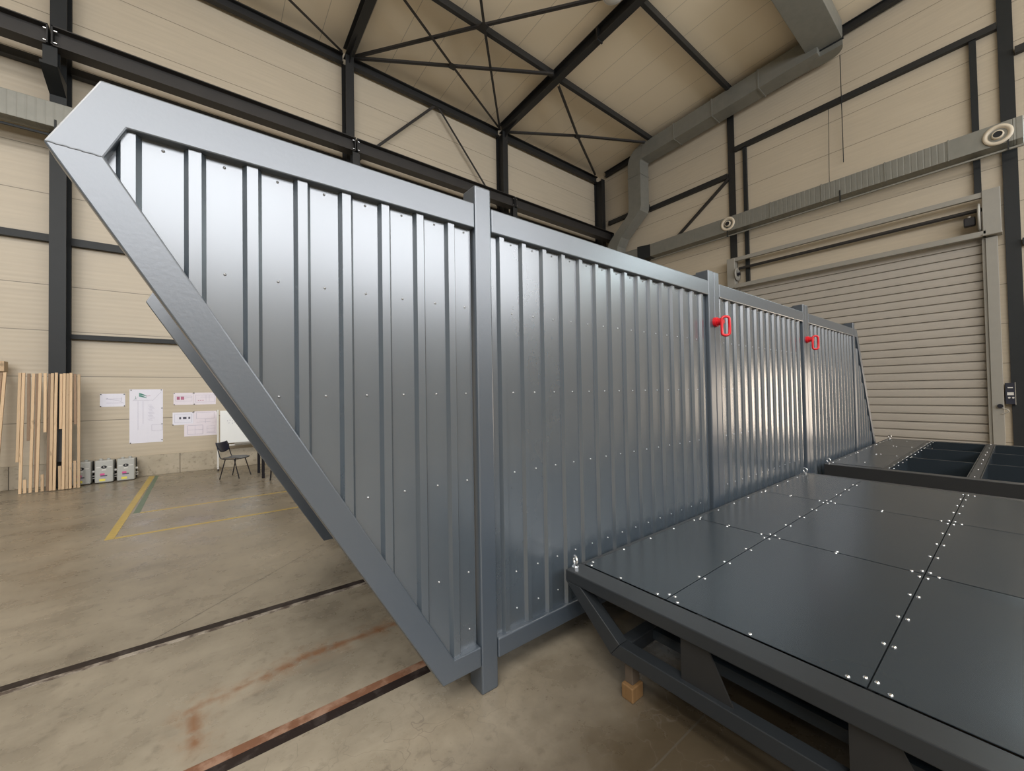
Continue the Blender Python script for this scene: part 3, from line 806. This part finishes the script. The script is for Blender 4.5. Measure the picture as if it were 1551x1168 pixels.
# red lifting points
for k, (px, pz) in enumerate(((P2b - .005, 2.52), (P3 + PW, 2.535))):
    s = obj('lifting_point', MB().cyl((px, YF0, pz), (px, YF0 - .028, pz), .052, 20).cyl((px, YF0 - .028, pz), (px, YF0 - .045, pz), .040, 20), 'red', t, bevel=.003)
    obj('swivel_body', MB().cyl((px, YF0 - .045, pz), (px, YF0 - .085, pz), .036, 18).cyl((px, YF0 - .082, pz), (px, YF0 - .094, pz), .026, 18), 'red', s, bevel=.005)
    # long link hanging from the swivel
    cy, cz = YF0 - .112, pz - .055
    ln = []
    a, hl = .030, .070
    for q in range(24):
        th = 2*PI*q/24
        ln.append((px + .022*math.cos(th), cy - a*math.cos(th), cz + a*math.sin(th) + (hl if math.sin(th) > 0 else -hl)*(1 if abs(math.sin(th)) > 1e-6 else 0)))
    obj('link', MB().sweep(ln, .0145, 10, closed=True), 'red', s)
# other small marks: flanged lug on the second post foot is not shown

# ------------------------------------------------------------------ deck platforms
ZD = .60
DY = [1.885, 1.275, .405, -.465, -1.095]
def deck(x0, label, full, name='deck_platform'):
    t = thing(name, label, 'platform', (x0 + 2.35, .40, 0))
    xs = [x0 + .15, x0 + 1.68, x0 + 3.20, x0 + 4.70]
    yl, yr = 1.92, -1.13
    # rim: near and far beams along y, side beams along x
    f = MB().box(x0, x0 + .15, yr, yl, ZD - .075, ZD)
    obj('rim_beam', f, 'paint_deck_frame', t, bevel=.006)
    obj('rim_beam', MB().box(x0 + 4.63, x0 + 4.78, yr, yl, ZD - .16 if full else ZD - .14, ZD), 'paint_deck_frame', t, bevel=.006)
    for ya, yb in ((yl - .03, yl), (yr, yr + .03)):
        obj('rim_beam', MB().box(x0 + .15, x0 + 4.63, ya, yb, ZD - .12, ZD), 'paint_deck_frame', t, bevel=.004)
    if not full:
        obj('face_plate', MB().box(x0 - .012, x0, yr, yl, .14, ZD - .002), 'steel_black', t)
    # joists under the plate seams
    for y in DY[1:-1]:
        w = .055 if (not full) else .03
        obj('joist', MB().box(x0 + .15, x0 + 4.63, y - w, y + w, ZD - .17, ZD - (.018 if full else 0)), 'paint_deck_frame', t, bevel=.003)
    for x in xs[1:-1]:
        w = .012 if not full else .03
        obj('joist', MB().box(x - w, x + w, yr + .03, yl - .03, ZD - .42 if not full else ZD - .17, ZD - (.018 if full else .004)), 'paint_deck_frame' if full else 'paint_deck', t, bevel=.002)
    if not full:
        obj('cell_floor', MB().box(x0 + .1, x0 + 4.65, yr + .02, 1.25, .15, .16), 'steel_black', t)
        for y in (1.215,):
            obj('cell_wall', MB().box(x0 + .15, x0 + 4.63, y - .01, y + .01, .16, ZD), 'paint_deck', t)
        for y in (.46, .35):
            obj('cell_wall', MB().box(x0 + .15, x0 + 4.61, y - .008, y + .008, .16, ZD), 'paint_deck', t)
        obj('cell_wall', MB().box(x0 + 4.612, x0 + 4.628, yr + .03, 1.20, .16, ZD - .002), 'paint_deck', t)
    # plates, each sagging slightly between its fasteners
    rng = range(4) if full else range(1)
    for j in rng:
        for i in range(3):
            xa, xb = xs[i] + .006, (xs[i+1] - .006 if i < 2 else x0 + 4.70)
            ya, yb = DY[j+1] + .0028, DY[j] - .0028
            if i == 2 and full: xb = x0 + 4.66
            nx, ny = 14, 12; mb = MB(); vs = []
            sag = (.010 if i == 0 else .004) if j == 2 else .0012
            zt = ZD + .0035
            for a in range(nx + 1):
                for b in range(ny + 1):
                    u, v = a/nx, b/ny
                    vs.append((xa + (xb-xa)*u, ya + (yb-ya)*v, zt - sag*min(1, 4*math.sin(PI*u))*math.sin(PI*v)))
            mb.add(vs, [(a*(ny+1)+b, (a+1)*(ny+1)+b, (a+1)*(ny+1)+b+1, a*(ny+1)+b+1) for a in range(nx) for b in range(ny)], True)
            c4 = [(xa, ya), (xb, ya), (xb, yb), (xa, yb)]
            for q in range(4):
                (xa_, ya_), (xb_, yb_) = c4[q], c4[(q+1) % 4]
                mb.add([(xa_, ya_, zt), (xb_, yb_, zt), (xb_, yb_, zt - .003), (xa_, ya_, zt - .003)], [(0, 3, 2, 1)])
            obj('deck_plate', mb, 'paint_deck', t, fix=False)
    # bolts
    def bolt_mb(x, y):
        return MB().lathe([(0, .006), (.0045, .006), (.008, .004), (.0095, .001), (.0095, 0)], (x, y, ZD + .0035), (0, 0, 1), 12)
    bl = []
    ext = [.07 + .348*k for k in range(5)]
    bx = [xs[0] + v for v in ext[:4]] + [xs[0] + 1.46] + [xs[1] + v for v in (.05, .40, .75, 1.10, 1.46)] + [xs[2] + v for v in (.06, .42, .77, 1.12, 1.40)]
    for x in bx: bl.append((x, 1.868))
    seam_y = (1.275, .405) if full else ()
    for sy in seam_y:
        for x in bx: bl += [(x, sy + .018), (x, sy - .018)]
    if not full:
        for x in bx: bl += [(x, 1.215), (x, 1.165)]
        for x in bx[::2]: bl += [(x, .405)]
        for x in bx[1::4]: bl += [(x, 1.55)]
    for x in ((xs[0] + .022,) if full else ()):
        for y in (1.84, 1.60, 1.34, 1.215, .84, .47, .34): bl.append((x, y))
    for x in xs[1:3]:
        for y in (1.85, 1.34, 1.21) + ((.465, .345) if full else ()):
            bl += [(x, y)]
        for y in (1.60, .85) if full else (1.60,):
            bl += [(x - .018, y), (x + .018, y)]
    for y in (1.60, 1.34, 1.21, .84, .47, .34) if full else ():
        bl.append((x0 + 4.60, y))
    bl.sort(key=lambda c: c[0]**2 + c[1]**2)
    b0 = obj('bolt', bolt_mb(*bl[0]), 'zinc', t)
    d0 = world(b0) - Vector((bl[0][0], bl[0][1], 0))
    for x, y in bl[1:98]: dup(b0, t, Vector((x, y, 0)) + d0)
    # eye bolts at the corners
    for ex, ey in ((x0 + .06, 1.885), (x0 + 4.66, 1.87)):
        e = obj('eye_bolt', MB().cyl((ex, ey, ZD), (ex, ey, ZD + .014), .024, 16).cyl((ex, ey, ZD + .014), (ex, ey, ZD + .024), .014, 12), 'zinc', t)
        rg = [(ex + .012*math.cos(2*PI*k/24), ey + .026*math.cos(2*PI*k/24), ZD + .052 + .030*math.sin(2*PI*k/24)) for k in range(24)]
        obj('ring', MB().sweep(rg, .0085, 10, closed=True), 'zinc', e)
    # underframe: leaning legs, bottom rails, gusset plates
    for x in (x0, x0 + 4.70):
        for s in ((1, yl, 1.52), (-1, yr, -.73)):
            _, yt, ybm = s
            d = -1 if s[0] > 0 else 1
            lg = MB().prism([(yt, ZD - .075), (yt + d*.125, ZD - .075), (ybm + d*.031, .301), (ybm - d*.035, .216)], 0, x + .001, x + .079)
            obj('leg', lg, 'paint_deck_frame', t, bevel=.004)
        obj('bottom_rail', MB().prism([(1.489, .300), (1.555, .215), (-.765, .215), (-.699, .300)], 0, x, x + .08), 'paint_deck_frame', t, bevel=.004)
        for gy in (1.12, .44, -.30):
            gp = MB().prism([(gy, ZD - .07), (gy - .135, ZD - .07), (gy - .255, .30), (gy, .30)], 0, x + .03, x + .04)
            obj('gusset_plate', gp, 'steel_black', t)
    for y in (1.50, .40, -.72):
        obj('bottom_rail', MB().box(x0 + .08, x0 + 4.70, y - .04, y + .04, .215, .30), 'paint_deck_frame', t, bevel=.005)
    obj('bottom_rail', MB().box(x0 + .30, x0 + .36, -.70, 1.46, .235, .295), 'paint_deck', t)
    for (fx, fy) in ((x0 + .02, -.72), (x0 + 4.72, -.72), (x0 + 4.72, 1.45)) + (((x0 + .02, 1.45),) if not full else ()):
        obj('foot', MB().box(fx, fx + .05, fy - .03, fy + .03, 0, .216), 'paint_deck_frame', t)
    return t
deck(1.917, 'near dark steel deck platform with bolted plates at photo lower right', True)
deck(7.66, 'far deck platform with open rectangular cells in front of roller door', False)
tag(obj('timber_block', MB().box(1.925, 2.03, 1.408, 1.486, 0, .085), 'wood_block', bevel=.006), 'lower sawn timber block on the floor under the near deck corner', 'timber block')
tag(obj('timber_block', MB().box(1.95, 2.02, 1.425, 1.478,   .085, .214), 'timber_grey', bevel=.004), 'upper dark timber block between near deck leg and lower block', 'timber block')

# ------------------------------------------------------------------ floor rails and lines
def rail(y0, head, h0, h1, g0, g1, lb):
    t = thing('floor_rail', lb, 'rail', (0, y0, 0))
    obj('rail_head', MB().box(-16.8, 15.4, h0, h1, -.04, .003), head, t)
    obj('rail_groove', MB().box(-16.8, 15.4, g0, g1, -.04, .0016), 'rail_groove', t)
rail(3.94, 'rail_bright', 3.872, 3.912, 3.914, 3.992, 'worn bright steel rail set in floor, farther from camera')
rail(2.46, 'rail_rust', 2.462, 2.522, 2.392, 2.460, 'rusty steel rail set in floor, nearer, passing under the module')
obj_y = tag(obj('floor_marking', MB().prism([(-1.065, 12.45), (-.965, 12.45), (-.955, 7.23), (-1.045, 7.23)], 2, 0, .0022), 'yellow_line'), 'broad yellow floor stripe running to the back wall', 'floor line')
tag(obj('floor_marking', MB().prism([(-.955, 12.45), (-.895, 12.45), (-.845, 8.62), (-.925, 8.62)], 2, 0, .0018), 'green_line'), 'green floor stripe beside the broad yellow stripe', 'floor line')
tag(obj('floor_marking', MB().box(-.84, 4.5, 8.57, 8.62, 0, .002), 'yellow_line'), 'thin yellow floor line nearer the chair', 'floor line')
tag(obj('floor_marking', MB().box(-.95, 4.5, 7.22, 7.28, 0, .002), 'yellow_line'), 'thin yellow floor line starting at the broad stripe tip', 'floor line')

# ------------------------------------------------------------------ timber battens against the column
k = .20541
def batten(xt, xb, ztop, zbot, yo, mat, lb, grp, w=.041, th=.026):
    """xt, xb: x at full height / at the floor"""
    H = 2.36
    def P(z, d): 
        s = z / H
        return Vector((xb + (xt - xb)*s, 11.86 + yo + .22*s + d, z))
    a, b = P(zbot, 0), P(ztop, 0)
    mb = MB().bar(a, b, w, th, (0, 1, .1))
    return tag(obj('timber_batten', mb, mat, bevel=.003), lb, 'batten', grp)
def X(px_top, px_bot):   # plan x from measured proportions across the stack
    return -2.93 + (px_top - 195) / 425 * .83, -2.90 + (px_bot - 140) / 435 * .83
full = 'long pale timber batten leaning on the grey column, reaching the floor'
stack = [
 (203, 140, 2.36, .62, .0, 'wood', 'leftmost pale batten of the leaning stack, ending above floor'),
 (228, 163, 2.36, .01, .00, 'wood', full), (258, 212, 2.35, 1.02, .035, 'wood_dark', 'grey weathered short batten near the left of leaning stack'),
 (290, 228, 2.35, .01, .03, 'wood', full), (315, 262, 2.35, .10, .04, 'wood_dark', 'brown weathered batten behind pale ones, left half of stack'),
 (338, 275, 2.36, .01, .00, 'wood', full), (372, 330, 2.36, 1.17, .00, 'wood', 'short pale batten in the left middle, slanted lower end'),
 (400, 345, 2.35, .01, .035, 'wood_dark', 'long dark batten in the middle of the leaning stack'), (422, 370, 2.36, .01, .00, 'wood', full),
 (450, 395, 2.37, .01, -.01, 'wood', full), (480, 432, 2.35, 1.22, .03, 'wood', 'short pale batten in the right middle above the dark gap'),
 (506, 457, 2.36, .01, .00, 'wood', full), (530, 483, 2.36, .01, .00, 'wood', full), (554, 509, 2.37, .01, -.01, 'wood', full),
 (578, 548, 2.35, 1.30, .03, 'wood_dark', 'short yellowish brown batten near the right edge of leaning stack'), (610, 570, 2.34, .01, .00, 'wood', full),
 (225, 192, .27, .01, .035, 'wood', 'very short batten stub at the stack foot, leftmost'), (345, 308, .34, .01, .04, 'wood', 'very short batten stub at the stack foot, left of middle'),
 (465, 432, .48, .01, .02, 'wood', 'short batten stub standing in the dark gap'), (575, 540, .56, .01, .03, 'wood', 'tallest short batten stub at the stack foot, rightmost')]
for (a, b, zt, zb_, yo, mt, lb) in stack:
    xt, xb = X(a, b)
    batten(xt, xb, zt, zb_, yo, mt, lb, 'battens leaning against the column')
tag(obj('dark_board', MB().bar((-2.42, 12.03, .55), (-2.42, 12.17, 1.25), .16, .02, (0, 1, .1)), 'steel_black'), 'dark board behind the battens in the gap', 'board')
for xx, m, lb in ((-3.235, 'wood', 'pale batten at the far left photo edge'), (-3.285, 'wood_dark', 'dark batten cut by the left photo edge'), (-3.345, 'wood', 'outermost batten at the left photo edge, mostly cropped')):
    batten(xx + .06, xx, 2.38, .01, .28, m, lb, 'battens at the left photo edge', .045, .03)
tag(obj('timber_offcut', MB().box(-3.55, -3.17, 12.30, 12.50, 2.40, 2.60), 'wood', bevel=.004), 'timber offcut on top of battens at left photo edge', 'timber')

# ------------------------------------------------------------------ grey electrical boxes
def ebox(xc, lb, sc=1):
    t = thing('inverter_box', lb, 'electrical box', (xc, 12.3, 0), 'grey electrical boxes by the wall')
    w, d, h, y0 = .285, .20, .50, 12.19
    obj('housing', MB().box(xc - w/2, xc + w/2, y0, y0 + d, .012, h - .012), 'box_grey', t, bevel=.02)
    obj('heatsink', MB().box(xc - w/2 + .01, xc + w/2 + .01, y0 + d, y0 + d + .08, .03, h - .03), 'steel_column', t, bevel=.005)
    for dx in (-.06, .06): obj('cable_gland', MB().cyl((xc + dx, y0 + .1, h - .014), (xc + dx, y0 + .1, h + .022), .03, 12), 'box_grey', t)
    lg = [(xc + .045*math.cos(2*PI*k/24), .345 + .032*math.sin(2*PI*k/24)) for k in range(24)]
    l = obj('logo_badge', MB().prism(lg, 1, y0 - .003, y0 + .002), 'black_plastic', t)
    obj('logo_mark', MB().prism([(xc - .010, .335), (xc + .004, .330), (xc + .012, .342), (xc - .002, .350), (xc + .010, .358), (xc - .006, .362), (xc - .014, .350), (xc, .343)], 1, y0 - .005, y0 - .003), 'tag_light', l)
    for dx in (-.085, .085): obj('white_strip', MB().box(xc + dx - .03, xc + dx + .03, y0 - .002, y0 + .002, .335, .35), 'white_metal', t)
    obj('white_strip', MB().box(xc - .032, xc + .03, y0 - .002, y0 + .002, .275, .295), 'white_metal', t)
    s = obj('sticker', MB().box(xc - .06, xc + .01, y0 - .002, y0 + .002, .17, .21), 'ink_pink', t)
    obj('sticker', MB().box(xc - .055, xc + .05, y0 - .002, y0 + .002, .145, .17), 'ink_dark', t)
    obj('sticker', MB().box(xc - .055, xc + .03, y0 - .002, y0 + .002, .105, .145), 'ink_grey', t)
    obj('sticker', MB().box(xc - .07, xc + .02, y0 - .002, y0 + .002, .045, .095), 'ink_yellow', t)
    obj('valve', MB().cyl((xc + w/2, y0 + .12, .25), (xc + w/2 + .04, y0 + .12, .25), .025, 10), 'white_metal', t)
    for z in (.10, .15): obj('pipe', MB().cyl((xc + w/2, y0 + .14, z), (xc + w/2 + .045, y0 + .14, z), .012, 8), 'tag_light', t)
ebox(-1.425, 'rightmost grey electrical box with round badge, against the plinth')
ebox(-1.765, 'middle grey electrical box with round badge, against the plinth')
ebox(-2.105, 'grey electrical box half hidden behind the leaning battens')

# ------------------------------------------------------------------ drawings pinned to the wall
YP = YB - .0012
S = 1.0048
def sheetpaper(x0, x1, z0, z1, lb, mat='paper', lines=(), pins=(), d=0):
    x0, x1 = x0*S, x1*S
    y = YP - d
    t = thing('drawing_sheet', lb, 'drawing', ((x0+x1)/2, y, (z0+z1)/2), 'drawings pinned to the back wall')
    mb = MB(); n = 8
    vs = []
    for i in range(n+1):
        u = i/n
        for zz in (z0, z1): vs.append((x0 + (x1-x0)*u, y - .002 - .002*math.sin(u*9), zz))
    mb.add(vs, [(2*i, 2*i+2, 2*i+3, 2*i+1) for i in range(n)])
    o = obj('paper', mb, mat, t, fix=False)
    md = o.modifiers.new('thick', 'SOLIDIFY'); md.thickness = .0008
    groups = {}
    for (m, ua, va, ub, vb, w) in lines:
        g = groups.setdefault(m, MB())
        X0, X1 = x0 + (x1-x0)*ua, x0 + (x1-x0)*ub; Z0, Z1 = z0 + (z1-z0)*va, z0 + (z1-z0)*vb
        p, q = Vector((X0, y - .0056, Z0)), Vector((X1, y - .0056, Z1))
        if (q - p).length < 1e-5: continue
        g.bar(p, q, w, .0008, (0, 1, 0))
    for m, g in groups.items(): obj('print', g, m, t)
    for (u, v) in pins:
        obj('pin', MB().cyl((x0 + (x1-x0)*u, y - .004, z0 + (z1-z0)*v), (x0 + (x1-x0)*u, y - .016, z0 + (z1-z0)*v), .011, 10), 'black_plastic', t)
I, G_, R_, K = 'ink_grey', 'ink_green', 'ink_red', 'ink_dark'
def rect(m, a, b, c, d_, w): return [(m, a, b, c, b, w), (m, c, b, c, d_, w), (m, c, d_, a, d_, w), (m, a, d_, a, b, w)]
C4 = ((.04, .95), (.96, .95), (.03, .04), (.97, .04))
sheetpaper(-1.891, -1.484, 1.640, 1.935, 'small landscape drawing left of the tall sheet', 'paper',
   [(I, .24, .60, .88, .60, .005), (I, .24, .60, .88, .42, .004), (I, .84, .72, .84, .45, .004), (I, .24, .58, .30, .66, .008), (I, .25, .28, .95, .28, .005), (I, .78, .40, .95, .24, .004)], C4)
tall = [(I, .10, .795, .70, .795, .004)] + [(I, .25, .20 if q else .24, .25, .78, .004) for q in (0,)] + [(I, .40, .36, .40, .78, .004), (I, .12, .80, .25, .86, .004)]
tall += [(G_, .28, .93 - .012*q, .42 + .04*(q % 3), .90 - .012*q, .012) for q in range(6)] + [(G_, .18, .82, .18, .87, .006), (G_, .15, .82, .22, .82, .006)]
tall += [(I, .55 + .02*(q % 3), .70 - .022*q, .66 + .03*(q % 4), .70 - .022*q, .004) for q in range(14)] + [(R_, .48, .87, .62, .88, .005), (I, .68, .78, .95, .95, .003)]
tall += rect(I, .66, .22, .98, .33, .004)
sheetpaper(-1.415, -.834, .772, 2.032, 'tall portrait drawing sheet with green print at its top', 'paper', tall, ((.05, .985), (.95, .985), (.97, .64), (.97, .34), (.03, .01), (.97, .04)))
l3 = rect(I, .10, .30, .92, .72, .004) + [(R_, .20, .42, .20, .68, .03), (R_, .27, .42, .27, .68, .03), (R_, .40, .42, .40, .68, .03), (R_, .48, .42, .48, .68, .03), (I, .55, .55, .92, .62, .005)]
sheetpaper(-.642, -.262, 1.643, 1.940, 'landscape drawing with red blocks, right of the tall sheet', 'paper_pink', l3, ((.04, .95), (.98, .97), (.04, .03)))
l4 = rect(I, .08, .20, .95, .80, .004) + [(R_, .18 + .1*q, .35, .24 + .1*q, .35, .012) for q in range(3)] + [(I, .3, .62, .9, .62, .004), (I, .55, .3, .55, .8, .003), (I, .70, .3, .70, .8, .003)]
sheetpaper(-.259, .180, 1.640, 1.940, 'landscape drawing partly behind the slanted prow', 'paper_pink', l4, ((.02, .97), (.02, .04)), .0)
l5 = rect(I, .10, .20, .92, .85, .004) + [(K, .36, .45, .36, .62, .035), (K, .54, .45, .54, .62, .035), (K, .62, .45, .62, .62, .035), (K, .80, .45, .80, .62, .035)]
sheetpaper(-.660, -.267, 1.148, 1.458, 'landscape drawing with black blocks, lower row', 'paper', l5, ((.02, .03), (.98, .97)))
l6 = rect(I, .12, .45, .86, .92, .005) + [(I, .12, .2, .7, .2, .004), (I, .5, .1, .5, .4, .003), (I, .75, .15, .95, .15, .004)]
sheetpaper(-.265, .212, 1.135, 1.470, 'upper drawing sheet beside the whiteboard post', 'paper_pink', l6, ((.02, .97), (.97, .97)))
l7 = rect(I, .10, .15, .55, .85, .006) + [(I, .10, .5, .55, .5, .004), (I, .32, .15, .32, .85, .003), (I, .66, .2, .95, .2, .006), (I, .66, .55, .95, .55, .004)] + rect(I, .68, .3, .92, .75, .003)
sheetpaper(-.443, .212, .855, 1.172, 'lowest drawing sheet beside the whiteboard post', 'paper_pink', l7, (), .003)

# ------------------------------------------------------------------ whiteboard on a wheeled stand
t = thing('whiteboard', 'white dry erase board on wheeled stand behind the black chair', 'whiteboard', (.7, 12.33, 0))
bd = obj('board', MB().box(.26, 1.46, 12.285, 12.305, .655, 1.475), 'white_board', t, bevel=.004)
wr = MB()
for dx, dz in ((.10, 1.22), (.15, 1.23), (.20, 1.21), (.25, 1.22), (.13, 1.16), (.20, 1.15), (.24, 1.17)):
    wr.bar((.30 + dx, 12.283, dz), (.325 + dx, 12.283, dz + .004), .006, .001, (0, 1, 0)).bar((.30 + dx + .01, 12.283, dz - .018), (.30 + dx + .012, 12.283, dz + .012), .005, .001, (0, 1, 0))
obj('handwriting', wr, 'ink_grey', bd)
obj('pen_tray', MB().box(.55, 1.2, 12.22, 12.29, .615, .65), 'frame_grey', t, bevel=.005)
for x in (.215, 1.50):
    obj('post', MB().box(x - .018, x + .018, 12.30, 12.335, .06, 1.50), 'white_metal', t, bevel=.004)
    obj('foot', MB().bar((x, 12.55, .065), (x, 12.10, .065), .04, .03), 'white_metal', t)
    for y in (12.54, 12.11):
        obj('castor', MB().cyl((x - .012, y, .028), (x + .012, y, .028), .028, 14), 'black_plastic', t)
obj('eraser', MB().box(.62, .74, 12.225, 12.28, .651, .675), 'black_plastic', t, bevel=.004) if False else None
obj('crossbar', MB().box(.23, 1.49, 12.31, 12.325, .58, .615), 'white_metal', t)

# ------------------------------------------------------------------ chair
ft = [Vector((.218, 10.859, 0)), Vector((.562, 10.660, 0)), Vector((.465, 11.262, 0)), Vector((.807, 11.038, 0))]
t = thing('stacking_chair', 'black plastic stacking chair beside the whiteboard', 'chair', (.513, 10.955, 0))
fv = Vector((.864, -.503, 0)); lv = Vector((.503, .864, 0)); c0 = Vector((.513, 10.955, 0))
def ch(a, b, z): return c0 + fv*a + lv*b + Vector((0, 0, z))
seat = MB(); n = 10; vs = []
for i in range(n+1):
    for j in range(n+1):
        u, v = i/n*2-1, j/n*2-1
        a, b = .20*u*(1 - .10*abs(v)**3), .225*v*(1 - .06*abs(u)**3)
        z = .452 - .012*(1-u*u)*(1-v*v) - (.020 if u > .6 else 0)*(u-.6)/.4 + .008*abs(v)**2
        vs.append(ch(a + .02, b, z))
seat.add(vs, [(i*(n+1)+j, (i+1)*(n+1)+j, (i+1)*(n+1)+j+1, i*(n+1)+j+1) for i in range(n) for j in range(n)], True)
o = obj('seat', seat, 'seat_grey', t, fix=False); md = o.modifiers.new('thick', 'SOLIDIFY'); md.thickness = .012; md.offset = 0
back = MB(); vs = []
for i in range(n+1):
    for j in range(n+1):
        u, v = i/n, j/n*2-1
        hw = .225*(.80 + .20*min(1, u*2.2)) * (1 - .06*max(0, u-.8)/.2)
        vs.append(ch(-.225 - .07*u - .028*(1 - v*v), hw*v, .575 + .215*u + (.02*(v*v) if u > .9 else 0) + (.045*v*v*(1-u))))
back.add(vs, [(i*(n+1)+j, (i+1)*(n+1)+j, (i+1)*(n+1)+j+1, i*(n+1)+j+1) for i in range(n) for j in range(n)], True)
o = obj('backrest', back, 'blue_plastic', t, fix=False); md = o.modifiers.new('thick', 'SOLIDIFY'); md.thickness = .012; md.offset = 0
for s, (fr_, ff) in ((-1, (0, 1)), (1, (2, 3))):
    top = ch(.0, .215*s, .435)
    obj('leg', MB().sweep([ft[fr_], top + fv*-.10], .011, 8), 'black_plastic', t)
    obj('leg', MB().sweep([ft[ff], top + fv*.08], .011, 8), 'black_plastic', t)
    obj('side_frame', MB().sweep([ch(.17, .215*s, .435), ch(-.14, .215*s, .435), ch(-.19, .215*s, .455), ch(-.215, .215*s, .50), ch(-.25, .21*s, .64), ch(-.275, .20*s, .73)], .011, 8), 'black_plastic', t)

# ------------------------------------------------------------------ table behind the prow
t = thing('black_table', 'black table mostly hidden behind the slanted prow', 'table', (1.6, 10.75, 0))
obj('tabletop', MB().box(1.03, 2.55, 10.34, 11.16, .70, .73), 'black_plastic', t, bevel=.004)
for x, y in ((.97, 11.13), (.985, 10.36), (2.5, 11.13), (2.5, 10.36)):
    obj('leg', MB().box(x - .028, x + .028, y - .028, y + .028, 0, .70 if x > 2 else .62), 'black_plastic', t)
obj('apron', MB().box(.96, 2.52, 10.40, 10.43, .60, .70).box(.95, 1.06, 10.36, 11.13, .60, .625).box(1.03, 1.06, 10.40, 11.1, .6, .70), 'black_plastic', t) if False else \
    obj('apron', MB().box(.96, 2.52, 10.34, 10.37, .60, .70).box(.97, 1.0, 10.37, 11.12, .60, .64).box(1.03, 2.5, 11.12, 11.15, .60, .70), 'black_plastic', t)
t = thing('stacking_chair', 'second dark chair, only one leg visible behind the prow', 'chair', (1.4, 10.0, 0))
for x, y in ((1.075, 9.96), (1.48, 9.96), (1.12, 10.28), (1.46, 10.28)):
    obj('leg', MB().cyl((x, y, 0), (x + .03, y, .44), .012, 8), 'black_plastic', t)
obj('seat', MB().box(1.09, 1.50, 9.92, 10.32, .44, .46), 'seat_grey', t, bevel=.01)
obj('backrest', MB().box(1.10, 1.49, 9.90, 9.92, .56, .80), 'blue_plastic', t, bevel=.008)
for x in (1.12, 1.46): obj('back_upright', MB().cyl((x, 9.925, .44), (x, 9.925, .70), .011, 8), 'black_plastic', t)

# ------------------------------------------------------------------ world, camera, view
w = bpy.data.worlds.new('world'); scene.world = w; w.use_nodes = True
w.node_tree.nodes['Background'].inputs[0].default_value = (.75, .85, 1, 1)
w.node_tree.nodes['Background'].inputs[1].default_value = .6
cam = bpy.data.cameras.new('camera'); co = bpy.data.objects.new('camera', cam); COL.objects.link(co)
cam.sensor_fit = 'HORIZONTAL'; cam.sensor_width = 36; cam.lens = 36 * 597.22 / 1551
cam.clip_start = .02
r = Vector((0.7908459701798286, -0.611768517457472, -0.01737620494274909))
d = Vector((-0.002545827823563642, 0.025103147404759975, -0.9996816246946255))
f = Vector((0.612009942902921, 0.7906384211751044, 0.01829526577291484))
mt = Matrix((( r.x, -d.x, -f.x, 0), (r.y, -d.y, -f.y, 0), (r.z, -d.z, -f.z, 1.8), (0, 0, 0, 1)))
co.matrix_world = mt
scene.camera = co
vs_ = scene.view_settings
vs_.view_transform = 'Standard'; vs_.look = 'None'; vs_.gamma = 1; vs_.use_curve_mapping = False; vs_.exposure = .12
scene.cycles.max_bounces = 8; scene.cycles.diffuse_bounces = 5; scene.cycles.glossy_bounces = 4
scene.cycles.use_denoising = True
